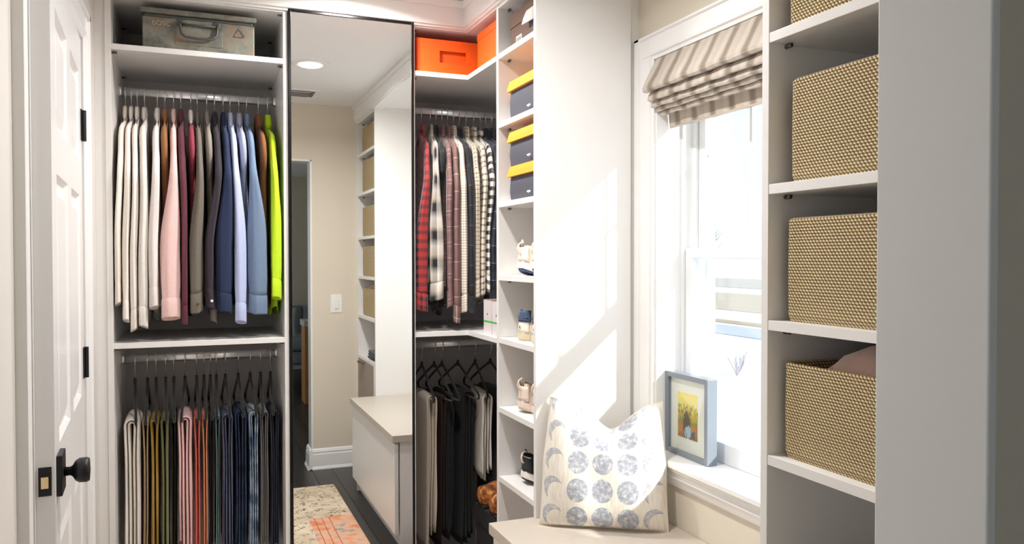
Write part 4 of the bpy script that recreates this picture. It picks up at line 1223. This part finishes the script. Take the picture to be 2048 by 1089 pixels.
# black box with fur slippers in the foot of the corner closet
def floor_boxes():
    BX = M('black_box_card', rgb(38, 38, 40), .55)
    x0, x1, y0, y1 = 1.035, 1.34, 2.70, 2.965
    t = thing('storage_box', 'cream box on the corner closet floor under the black box', 'box', (1.19, 2.83, 0))
    MB().box(x0, x1, y0, y1, 0, .17).build('box_body', M('cream_card', rgb(214, 206, 192), .6), t, bevel=.002)
    MB().box(x0 - .003, x1 + .003, y0 - .003, y1 + .003, .13, .175).build('lid', M('ivory_card', rgb(222, 216, 204), .6), t, bevel=.002)
    t = thing('storage_box', 'black lidded box stacked on the cream box', 'box', (1.19, 2.83, .175))
    MB().box(x0, x1, y0, y1, .175, .40).build('box_body', BX, t, bevel=.002)
    MB().box(x0 - .004, x1 + .004, y0 - .004, y1 + .004, .355, .425).build('lid', BX, t, bevel=.002)
    MB().box(x0 - .006, x0 - .003, y1 - .012, y1 - .004, .24, .32).build('metal_clip', CHROME, t)
    FUR, fnt, fb = new_mat('ginger_fur')
    ftc = fnt.nodes.new('ShaderNodeTexCoord'); fn = fnt.nodes.new('ShaderNodeTexNoise'); fn.inputs['Scale'].default_value = 34; fn.inputs['Detail'].default_value = 7
    fnt.links.new(ftc.outputs['Object'], fn.inputs['Vector'])
    fr_ = ramp(fnt, [(.36, rgb(58, 30, 14)), (.50, rgb(140, 78, 32)), (.64, rgb(206, 140, 76))])
    fnt.links.new(fn.outputs['Fac'], fr_.inputs[0]); fnt.links.new(fr_.outputs[0], fb.inputs['Base Color']); fb.inputs['Roughness'].default_value = .95
    fbp = fnt.nodes.new('ShaderNodeBump'); fbp.inputs['Distance'].default_value = .01; fnt.links.new(fn.outputs['Fac'], fbp.inputs['Height']); fnt.links.new(fbp.outputs['Normal'], fb.inputs['Normal'])
    rnd = random.Random(5)
    for k, (cx, cy, lb) in enumerate(((1.070, 2.902, 'ginger fur slipper on the black box, by the bone white trousers'), (1.072, 2.775, 'ginger fur slipper on the black box, by the shoe tower'))):
        s = thing('fur_slipper', lb, 'slipper', (cx, cy, .425), R(-4), 'ginger fur slippers')
        rings = []
        for i_ in range(13):
            q = i_ / 12
            r_ = (.054 * math.sin(min(1, .12 + q * 1.02) * math.pi) ** .5)
            ring = []
            for j in range(20):
                a = 2 * math.pi * j / 20
                rr = r_ * (1 + .16 * rnd.uniform(-1, 1))
                ring.append((-.05 + .26 * q, rr * math.cos(a), .044 + max(-.040, rr * .95 * math.sin(a))))
            rings.append(ring)
        MB().loft(rings, True, True, True).build('fur_upper', FUR, s, smooth=True, world=False, subsurf=1)
        MB().box(-.04, .20, -.040, .040, 0, .012).build('slipper_sole', BLKR, s, world=False, bevel=.005)
    br = thing('leather_shoe', 'brown leather shoe on the corner closet floor under the dark trousers', 'shoe', (.93, 3.12, 0.0), R(70))
    for nm, me, mt, so in sneaker_parts((BLKR, BLKR), M('brown_leather', rgb(120, 66, 40), .4), M('brown_leather_heel', rgb(104, 56, 34), .4), BLKR, BLKR, None, h=.08):
        link(nm, me, mt, br, world=False, solid=so or 0)
floor_boxes()

def weave_mat():
    m, nt, b = new_mat('woven_rush')
    uv, u, v = uv_split(nt)
    # staggered rows of rounded strands
    ph = math_node(nt, 'DIVIDE', v, .0056)
    row = math_node(nt, 'FLOOR', ph)
    off = math_node(nt, 'MULTIPLY', row, .5)
    un = math_node(nt, 'FRACT', math_node(nt, 'ADD', math_node(nt, 'DIVIDE', u, .0080), off))
    vn = math_node(nt, 'FRACT', ph)
    du = math_node(nt, 'ABSOLUTE', math_node(nt, 'SUBTRACT', un, .5))
    dv = math_node(nt, 'ABSOLUTE', math_node(nt, 'SUBTRACT', math_node(nt, 'ADD', vn, math_node(nt, 'MULTIPLY', math_node(nt, 'SUBTRACT', un, .5), .45)), .5))
    d = math_node(nt, 'ADD', math_node(nt, 'POWER', math_node(nt, 'MULTIPLY', du, 2.0), 2.0), math_node(nt, 'POWER', math_node(nt, 'MULTIPLY', dv, 2.3), 2.0))
    hgt = math_node(nt, 'SUBTRACT', 1.0, d)
    r = ramp(nt, [(.20, rgb(150, 124, 78)), (.30, rgb(230, 208, 164))])
    nt.links.new(hgt, r.inputs[0])
    n = nt.nodes.new('ShaderNodeTexNoise'); n.inputs['Scale'].default_value = 120
    nt.links.new(uv, n.inputs['Vector'])
    c = mixc(nt, .35, r.outputs[0], n.outputs['Color'], 'SOFT_LIGHT')
    nt.links.new(c, b.inputs['Base Color']); b.inputs['Roughness'].default_value = .75
    bp = nt.nodes.new('ShaderNodeBump'); bp.inputs['Strength'].default_value = .9; bp.inputs['Distance'].default_value = .0025
    nt.links.new(hgt, bp.inputs['Height']); nt.links.new(bp.outputs['Normal'], b.inputs['Normal'])
    return m
WEAVE = weave_mat()
LINER = M('linen_liner', rgb(222, 218, 212), .9, 0, .05, 200)
def basket(z, h, label, y0=.735, y1=1.195, x0=1.034, x1=1.355, liner=True):
    t = thing('woven_basket', label, 'basket', ((x0 + x1) / 2, (y0 + y1) / 2, z), 0, 'woven storage baskets')
    def ring(g, zz, rr=.022):
        pts = []
        for (cx, cy, a0) in ((x0 + rr, y1 - rr, 90), (x0 + rr, y0 + rr, 180), (x1 - rr, y0 + rr, 270), (x1 - rr, y1 - rr, 0)):
            for k in range(5):
                a = R(a0 + 90 * k / 4); pts.append((cx + (rr + g) * math.cos(a), cy + (rr + g) * math.sin(a), zz))
        return pts
    MB().loft([ring(-.004, z), ring(0, z + .012), ring(.001, z + h * .5), ring(0, z + h), ring(-.003, z + h + .002), ring(-.007, z + h), ring(-.007, z + .014)], True, True, True).build('basket_wall', WEAVE, t, smooth=False)
    if liner: MB().loft([ring(-.0085, z + .02), ring(-.0085, z + h + .001), ring(-.006, z + h + .004)], True, True, False).build('liner', LINER, t)
    return t
basket(RZS[0], .165, 'woven rush basket on the topmost shelf')
basket(RZS[1], .205, 'woven rush basket on the shelf below the topmost basket')
basket(RZS[2], .190, 'woven rush basket level with the window blind hem', y1=1.188)
basket(RZS[3], .190, 'woven rush basket level with the window meeting rail', y1=1.197)
basket(RZS[4], .178, 'woven rush basket holding a pinkish brown fur blanket', y1=1.203, liner=False)
def blanket():
    t = thing('fur_blanket', 'pinkish brown fleece blanket heaped in the lowest woven basket', 'blanket', (1.2, .95, RZS[4] + .12))
    rings = []
    rnd = random.Random(9)
    for k in range(13):
        q = k / 12
        yy = .752 + q * .405
        hh = .088 * min(1, 1.7 * math.sin(q * math.pi)) ** .8 + .004 * math.sin(11 * q)
        rings.append([(1.195 - .145 * math.cos(a), yy, RZS[4] + .135 + hh * max(0, math.sin(a)) ** .6 + .004 * math.sin(5 * a + 6 * q)) for a in np.linspace(0, math.pi, 15)])
    MB().loft(rings, False).build('fleece', M('pinkish_fleece', rgb(190, 158, 146), .95, 0, .16, 25, .8, 300, 0, .6), t, smooth=True, solid=.01)
blanket()
g_ = thing('folded_sweater', 'dark folded sweater on the low shelf under the baskets', 'sweater', (1.15, 1.02, .75))
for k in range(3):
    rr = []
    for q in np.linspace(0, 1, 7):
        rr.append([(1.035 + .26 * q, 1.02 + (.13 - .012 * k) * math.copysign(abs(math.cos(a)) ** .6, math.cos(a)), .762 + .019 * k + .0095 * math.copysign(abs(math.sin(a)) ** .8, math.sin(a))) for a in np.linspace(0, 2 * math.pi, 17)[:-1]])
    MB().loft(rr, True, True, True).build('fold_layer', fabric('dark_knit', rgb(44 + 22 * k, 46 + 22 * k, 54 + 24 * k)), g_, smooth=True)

# ------------------------------------------------------------------ pillow, picture, rug
def moon_mat():
    m, nt, b = new_mat('moon_print_linen')
    uv, u, v = uv_split(nt)
    U = math_node(nt, 'MULTIPLY', u, 5.0); V = math_node(nt, 'MULTIPLY', v, 4.6)
    cu, cv = math_node(nt, 'FLOOR', U), math_node(nt, 'FLOOR', V)
    fu = math_node(nt, 'SUBTRACT', math_node(nt, 'FRACT', U), .5); fv = math_node(nt, 'SUBTRACT', math_node(nt, 'FRACT', V), .5)
    def dist(du, dv):
        a = math_node(nt, 'SUBTRACT', fu, float(du)) if du is not None else fu
        c = math_node(nt, 'SUBTRACT', fv, dv) if dv is not None else fv
        return math_node(nt, 'SQRT', math_node(nt, 'ADD', math_node(nt, 'MULTIPLY', a, a), math_node(nt, 'MULTIPLY', c, c)))
    disc = math_node(nt, 'LESS_THAN', dist(None, None), .42)
    # phase: shadow disc slides with the column
    sh = .17
    shifted = math_node(nt, 'LESS_THAN', dist(sh, -sh), .40)
    far = math_node(nt, 'LESS_THAN', math_node(nt, 'ABSOLUTE', math_node(nt, 'SUBTRACT', cu, 2.0)), 1.2)
    side = math_node(nt, 'SUBTRACT', 1.0, shifted)
    mask = math_node(nt, 'MULTIPLY', disc, math_node(nt, 'MAXIMUM', far, math_node(nt, 'MULTIPLY', side, .8)))
    n = nt.nodes.new('ShaderNodeTexNoise'); n.inputs['Scale'].default_value = 26; n.inputs['Detail'].default_value = 8; n.inputs['Roughness'].default_value = .65
    nt.links.new(uv, n.inputs['Vector'])
    r = ramp(nt, [(.30, rgb(138, 140, 150)), (.48, rgb(160, 163, 173)), (.56, rgb(184, 186, 192)), (.68, rgb(222, 219, 214))])
    nt.links.new(n.outputs['Fac'], r.inputs[0])
    w_ = nt.nodes.new('ShaderNodeTexNoise'); w_.inputs['Scale'].default_value = 3.2
    mp = nt.nodes.new('ShaderNodeMapping'); mp.inputs['Scale'].default_value = (30, 3, 1)
    nt.links.new(uv, mp.inputs['Vector']); nt.links.new(mp.outputs['Vector'], w_.inputs['Vector'])
    lin_ = ramp(nt, [(.3, rgb(216, 208, 194)), (.7, rgb(238, 232, 222))])
    nt.links.new(w_.outputs['Fac'], lin_.inputs[0])
    c = mixc(nt, mask, lin_.outputs[0], r.outputs[0])
    nt.links.new(c, b.inputs['Base Color']); b.inputs['Roughness'].default_value = .8
    bp = nt.nodes.new('ShaderNodeBump'); bp.inputs['Strength'].default_value = .3; bp.inputs['Distance'].default_value = .002
    nt.links.new(w_.outputs['Fac'], bp.inputs['Height']); nt.links.new(bp.outputs['Normal'], b.inputs['Normal'])
    return m
def pillow():
    A = Vector((1.020, 2.274, 0)); B = Vector((1.340, 2.074, 0))
    base = (A + B) / 2
    t = thing('throw_pillow', 'cream linen throw pillow printed with grey moon phases', 'pillow', (base.x, base.y, .5585), math.atan2(B.y - A.y, B.x - A.x))
    Wd, H = .396, .400
    N = 36
    lean_ = R(9)
    front, back = [], []
    for side in (0, 1):
        rows = []
        for j in range(N + 1):
            row = []
            for i_ in range(N + 1):
                a, b = i_ / N * 2 - 1, j / N * 2 - 1
                # outline: edges pulled in between the corners, chop in the top edge
                ex = 1 - .035 * (1 - b * b) - .11 * max(0, b)
                ez = 1 - .05 * (1 - a * a)
                x = a * Wd / 2 * ex
                z = b * H / 2 * (ez if b > 0 else 1 - .02 * (1 - a * a)) + H / 2
                chop = max(0, b) ** 1.7 * .088 * math.exp(-abs((a - .10) / .46) ** 1.6)
                z -= chop
                x += .004 * max(0, b)
                thick = .072 * ((1 - a ** 4) * (1 - b ** 4)) ** .62
                thick *= 1 - .35 * max(0, b) * math.exp(-((a - .12) / .28) ** 2)
                thick += .004 * math.sin(7 * a + 3 * b) * (1 - a * a) * (1 - b * b)
                y = -thick if side == 0 else thick * .8
                # lean
                z2 = z * math.cos(lean_) - 0; y2 = y + (z) * math.sin(lean_) - .02
                z2 += max(0, -y) * .0
                row.append((x, y2, max(z2, .001)))
            rows.append(row)
        (front if side == 0 else back).extend(rows)
    b = MB()
    def add(rows, flip):
        o = len(b.v)
        for r_ in rows: b.v += r_
        n = N + 1
        for j in range(N):
            for i_ in range(N):
                q = [o + j * n + i_, o + j * n + i_ + 1, o + (j + 1) * n + i_ + 1, o + (j + 1) * n + i_]
                uvq = [(i_ / N, j / N), ((i_ + 1) / N, j / N), ((i_ + 1) / N, (j + 1) / N), (i_ / N, (j + 1) / N)]
                if flip: q.reverse(); uvq.reverse()
                b.face(q, uvq)
    add(front, False)
    b.build('cushion_front', moon_mat(), t, smooth=True, world=False)
    b2 = MB(); b, keep = b2, b
    add(back, True)
    b2.build('cushion_back', M('plain_linen', rgb(228, 220, 206), .85, 0, .06, 60), t, smooth=True, world=False)
    edge = [front[0][i_] for i_ in range(N + 1)] + [front[j][N] for j in range(1, N + 1)] + [front[N][i_] for i_ in range(N - 1, -1, -1)] + [front[j][0] for j in range(N - 1, -1, -1)]
    MB().tube(edge, .0022, 6).build('piping', M('linen_piping', rgb(222, 214, 200), .85), t, smooth=True, world=False)
pillow()

def picture_mat():
    m, nt, b = new_mat('autumn_photo_print')
    tc = nt.nodes.new('ShaderNodeTexCoord'); s = nt.nodes.new('ShaderNodeSeparateXYZ')
    nt.links.new(tc.outputs['Object'], s.inputs[0])
    z = math_node(nt, 'DIVIDE', math_node(nt, 'SUBTRACT', s.outputs[2], .829), .142)      # 0..1 bottom to top
    y = math_node(nt, 'DIVIDE', math_node(nt, 'SUBTRACT', 2.150, s.outputs[1]), .106)     # 0..1 left to right
    base = ramp(nt, [(0, rgb(150, 98, 44)), (.14, rgb(196, 138, 58)), (.30, rgb(186, 120, 50)), (.36, rgb(142, 150, 50)), (.44, rgb(206, 176, 50)), (.60, rgb(232, 200, 70)), (.76, rgb(244, 226, 130)), (.92, rgb(248, 228, 110)), (1, rgb(244, 216, 84))])
    nt.links.new(z, base.inputs[0])
    n = nt.nodes.new('ShaderNodeTexNoise'); n.inputs['Scale'].default_value = 1; n.inputs['Detail'].default_value = 6
    mp = nt.nodes.new('ShaderNodeMapping'); mp.inputs['Scale'].default_value = (60, 190, 60)
    nt.links.new(tc.outputs['Object'], mp.inputs['Vector']); nt.links.new(mp.outputs['Vector'], n.inputs['Vector'])
    tree = ramp(nt, [(.50, (0, 0, 0, 1)), (.60, (1, 1, 1, 1))]); nt.links.new(n.outputs['Fac'], tree.inputs[0])
    band = ramp(nt, [(.30, (0, 0, 0, 1)), (.44, (.9, .9, .9, 1)), (.70, (.8, .8, .8, 1)), (.82, (0, 0, 0, 1))]); nt.links.new(z, band.inputs[0])
    c = mixc(nt, math_node(nt, 'MULTIPLY', tree.outputs[0], band.outputs[0]), base.outputs[0], rgb(92, 92, 40))
    dz_ = math_node(nt, 'MULTIPLY', math_node(nt, 'SUBTRACT', n.outputs['Fac'], .5), .5)
    y = math_node(nt, 'ADD', y, dz_); z = math_node(nt, 'ADD', z, math_node(nt, 'MULTIPLY', dz_, .6))
    def blob(cy, cz, ry, rz_):
        a = math_node(nt, 'DIVIDE', math_node(nt, 'SUBTRACT', y, cy), ry); d_ = math_node(nt, 'DIVIDE', math_node(nt, 'SUBTRACT', z, cz), rz_)
        return math_node(nt, 'LESS_THAN', math_node(nt, 'ADD', math_node(nt, 'MULTIPLY', a, a), math_node(nt, 'MULTIPLY', d_, d_)), 1.0)
    c = mixc(nt, blob(.46, .30, .20, .30), c, rgb(84, 70, 52))
    c = mixc(nt, blob(.50, .50, .09, .07), c, rgb(92, 70, 46))
    c = mixc(nt, blob(.52, .14, .15, .14), c, rgb(176, 200, 216))
    c = mixc(nt, blob(.80, .10, .14, .08), c, rgb(80, 92, 112))
    nt.links.new(c, b.inputs['Base Color']); b.inputs['Roughness'].default_value = .5
    return m
def picture():
    x0, y0, y1, z0, z1, dp = 1.425, 1.978, 2.207, ZS, ZS + .262, .036
    t = thing('picture_frame', 'deep grey picture frame with a white mat standing on the window sill', 'picture frame', (x0 + dp / 2, (y0 + y1) / 2, z0))
    FR = M('grey_frame_lacquer', rgb(128, 136, 146), .4)
    f = .016
    MB().box(x0, x0 + dp, y0, y0 + f, z0, z1).box(x0, x0 + dp, y1 - f, y1, z0, z1).box(x0, x0 + dp, y0 + f, y1 - f, z0, z0 + f).box(x0, x0 + dp, y0 + f, y1 - f, z1 - f, z1).build('frame', FR, t, bevel=.001)
    bx('mat_board', M('mat_white', rgb(238, 236, 228), .8), t, x0 + .012, x0 + .014, y0 + f, y1 - f, z0 + f, z1 - f)
    bx('photo_print', picture_mat(), t, x0 + .0112, x0 + .0121, 2.044, 2.150, z0 + .060, z0 + .202)
    bx('glass_pane', PICGLASS, t, x0 + .006, x0 + .0075, y0 + f, y1 - f, z0 + f, z1 - f)
    bx('back_board', FR, t, x0 + .018, x0 + dp - .002, y0 + f, y1 - f, z0 + f, z1 - f)
picture()

def rug_mat():
    m, nt, b = new_mat('patchwork_rug')
    tc = nt.nodes.new('ShaderNodeTexCoord'); s = nt.nodes.new('ShaderNodeSeparateXYZ')
    nt.links.new(tc.outputs['Object'], s.inputs[0])
    X, Y = s.outputs[0], s.outputs[1]
    def noise(sc, det=4):
        n = nt.nodes.new('ShaderNodeTexNoise'); n.inputs['Scale'].default_value = sc; n.inputs['Detail'].default_value = det
        nt.links.new(tc.outputs['Object'], n.inputs['Vector']); return n.outputs['Fac']
    # cream field with dark scrolls
    vo = nt.nodes.new('ShaderNodeTexVoronoi'); vo.feature = 'DISTANCE_TO_EDGE'; vo.inputs['Scale'].default_value = 30
    dn = nt.nodes.new('ShaderNodeMix'); dn.data_type = 'RGBA'; dn.inputs[0].default_value = .16
    nn = nt.nodes.new('ShaderNodeTexNoise'); nn.inputs['Scale'].default_value = 14
    nt.links.new(tc.outputs['Object'], nn.inputs['Vector']); nt.links.new(tc.outputs['Object'], dn.inputs[6]); nt.links.new(nn.outputs['Color'], dn.inputs[7])
    nt.links.new(dn.outputs[2], vo.inputs['Vector'])
    scr = math_node(nt, 'MULTIPLY', math_node(nt, 'LESS_THAN', vo.outputs['Distance'], .05), math_node(nt, 'GREATER_THAN', noise(20), .50))
    cream = ramp(nt, [(.35, rgb(206, 186, 158)), (.65, rgb(226, 210, 186))]); nt.links.new(noise(7), cream.inputs[0])
    ca = mixc(nt, scr, cream.outputs[0], rgb(96, 88, 76))
    # orange field
    org = ramp(nt, [(.32, rgb(206, 120, 80)), (.46, rgb(224, 158, 124)), (.56, rgb(216, 178, 152)), (.66, rgb(158, 150, 146))]); nt.links.new(noise(11, 7), org.inputs[0])
    stripe = math_node(nt, 'LESS_THAN', math_node(nt, 'FRACT', math_node(nt, 'MULTIPLY', X, 26)), .12)
    edge = math_node(nt, 'LESS_THAN', X, .66)
    co = mixc(nt, math_node(nt, 'MULTIPLY', stripe, edge), org.outputs[0], rgb(196, 88, 44))
    far = math_node(nt, 'GREATER_THAN', Y, 1.70)
    part = math_node(nt, 'MULTIPLY', far, math_node(nt, 'GREATER_THAN', X, .55))
    c = mixc(nt, part, ca, co)
    nt.links.new(c, b.inputs['Base Color']); b.inputs['Roughness'].default_value = .95
    bp = nt.nodes.new('ShaderNodeBump'); bp.inputs['Strength'].default_value = .3; bp.inputs['Distance'].default_value = .002
    nt.links.new(noise(500), bp.inputs['Height']); nt.links.new(bp.outputs['Normal'], b.inputs['Normal'])
    return m
r_ = thing('area_rug', 'faded cream and orange patchwork rug on the dark floor', 'rug', (.33, 1.95, 0))
bx('pile', rug_mat(), r_, -.12, .78, 1.09, 2.85, .001, .009, .002)
MB().tube([(-.12, 1.09, .005), (.78, 1.09, .005), (.78, 2.85, .005), (-.12, 2.85, .005), (-.12, 1.09, .005)], .0045, 6).build('binding', M('rug_binding', rgb(196, 164, 122), .9), r_)

# ------------------------------------------------------------------ room behind the camera
def console():
    t = thing('console_table', 'oak slab-leg console table with a pale top in the room beyond', 'table', (1.28, -1.75, 0))
    OAK = M('golden_oak', rgb(186, 132, 62), .5, 0, .25, 10, .1, 60, 0, 0, (12, 12, 1))
    for xa in (.965, 1.55):
        MB().box(xa, xa + .05, -1.98, -1.72, 0, .745).build('slab_leg', OAK, t, bevel=.004)
        MB().box(xa + .012, xa + .018, -1.7205, -1.717, .02, .72).build('leg_bead', OAK, t)
    MB().box(.955, 1.61, -2.0, -1.70, .745, .80).build('tabletop', M('pale_stone', rgb(206, 200, 190), .45, 0, .06, 12), t, bevel=.004)
console()
def armchair():
    t = thing('armchair', 'grey blue channel-tufted armchair in the room beyond the doorway', 'armchair', (1.0, -3.35, 0))
    FAB = fabric('grey_blue_velvet', rgb(134, 142, 152))
    for k in range(6):
        xa = .62 + k * .145
        rings = [[(xa + .072 + .072 * math.cos(a), -3.80 + .07 * math.sin(a) - .10 * q, .36 + .46 * q) for a in np.linspace(0, 2 * math.pi, 17)[:-1]] for q in (0, .3, .6, .9, 1)]
        MB().loft(rings, True, True, True).build('back_channel', FAB, t, smooth=True)
    for k, (za, zb, yf) in enumerate(((.20, .36, -3.05), (.36, .50, -3.02))):
        MB().box(.64, 1.48, -3.74, yf, za, zb).build('seat_cushion' if k else 'seat_base', FAB, t, bevel=.05, seg=4)
    for xa in (.48, 1.42): MB().box(xa, xa + .16, -3.80, -3.02, .16, .66).build('arm', FAB, t, bevel=.06, seg=4)
    for xa, ya in ((.60, -3.72), (1.50, -3.72), (.60, -3.10), (1.50, -3.10)): MB().tube([(xa, ya, 0), (xa, ya, .20)], [.012, .018], 10).build('leg', BLACKM, t)
    p = thing('scatter_cushion', 'pale grey scatter cushion on the channel-tufted armchair', 'pillow', (.86, -3.30, .50), R(12))
    rings = []
    for k in range(13):
        q = k / 12 * 2 - 1
        rings.append([(.20 * (1 - .08 * (1 - q * q)) * math.copysign(abs(math.cos(a)) ** .5, math.cos(a)), .07 * math.sin(a) * (1 - q ** 4) ** .6 - .10 * (k / 12), .005 + .32 * (k / 12)) for a in np.linspace(0, 2 * math.pi, 25)[:-1]])
    MB().loft(rings, True, True, True).build('cushion_cover', fabric('pale_grey_linen', rgb(190, 194, 194)), p, smooth=True, world=False)
armchair()

# ------------------------------------------------------------------ outdoors
GZ = -0.55
SNOW = M('snow', rgb(238, 240, 244), .8, 0, .03, .6)
def ground(name, x0, x1, mat, label, cat, z=0.0):
    o = MB().box(x0, x1, -120, 220, GZ - .3, GZ + z).build(name, mat, None)
    o['kind'] = 'structure'
    return o
ground('ground_snow', 1.75, 320, SNOW, '', '')
ground('ground_road', 12.4, 14.1, M('wet_asphalt', rgb(158, 167, 180), .6, 0, .06, 1), '', '', .02)
ground('ground_verge', 14.6, 15.3, M('dry_grass', rgb(150, 138, 120), .9, 0, .2, 4), '', '', .02)
ground('ground_field', 18.2, 27, M('dry_field', rgb(164, 155, 142), .9, 0, .15, 1.2), '', '', .02)
ground('ground_far_field', 32, 46, M('far_field', rgb(160, 158, 154), .9, 0, .12, .8), '', '', .03)
BARK = M('bare_bark', rgb(120, 112, 106), .9); TWIG = M('grey_twigs', rgb(112, 116, 124), .95, 0, .15, 2)  # twigs in plain bark grey
rnd = random.Random(21)
def bare_tree(x, y, h, label, wide=1.0):
    t = thing('bare_tree', label, 'tree', (x, y, GZ), 0, 'bare trees across the field')
    MB().tube([(x, y, GZ - .05), (x + .05 * h * rnd.uniform(-1, 1), y, GZ + h * .5), (x, y, GZ + h * .9)], [h * .03, h * .02, h * .006], 6).build('trunk', BARK, t)
    b = MB()
    for k in range(46):
        z0 = GZ + h * rnd.uniform(.2, .8); a = rnd.uniform(0, 6.28); L = h * rnd.uniform(.2, .45) * wide
        p0 = Vector((x, y, z0)); p1 = p0 + Vector((math.cos(a) * L * .6, math.sin(a) * L * .6, L * .5)); p2 = p1 + Vector((math.cos(a + .5) * L * .4, math.sin(a + .5) * L * .4, L * .4))
        b.tube([p0, p1, p2], [h * .010, h * .007, h * .003], 4)
        for j in range(2):
            d_ = Vector((rnd.uniform(-1, 1), rnd.uniform(-1, 1), rnd.uniform(.1, 1))) * L * .4
            b.tube([p1, p1 + d_], [h * .006, h * .002], 3)
    b.build('branches', TWIG, t)
ty = 18.0
k = 0
while ty < 90:
    xx = 62 + rnd.uniform(-8, 10)
    bare_tree(xx, ty, rnd.uniform(4.5, 7.5), 'grey bare tree in the row across the field')
    ty += rnd.uniform(4.5, 6.5); k += 1
def shrub():
    x, y = 8.3, 10.7
    t = thing('garden_shrub', 'small leafless shrub poking out of the snow', 'shrub', (x, y, GZ))
    b = MB()
    for k in range(34):
        a = rnd.uniform(0, 6.28); L = rnd.uniform(.25, .55)
        p0 = Vector((x, y, GZ - .02)); p1 = p0 + Vector((math.cos(a) * L * .35, math.sin(a) * L * .35, L * .7)); p2 = p1 + Vector((math.cos(a + .6) * L * .3, math.sin(a + .6) * L * .3, L * .45))
        b.tube([p0, p1, p2], [.008, .006, .002], 4)
    b.build('twigs', M('shrub_twigs', rgb(178, 176, 182), .9), t)
    MB().tube([(x, y, GZ - .05), (x, y, GZ + .15)], .02, 6).build('stem', BARK, t)
shrub()
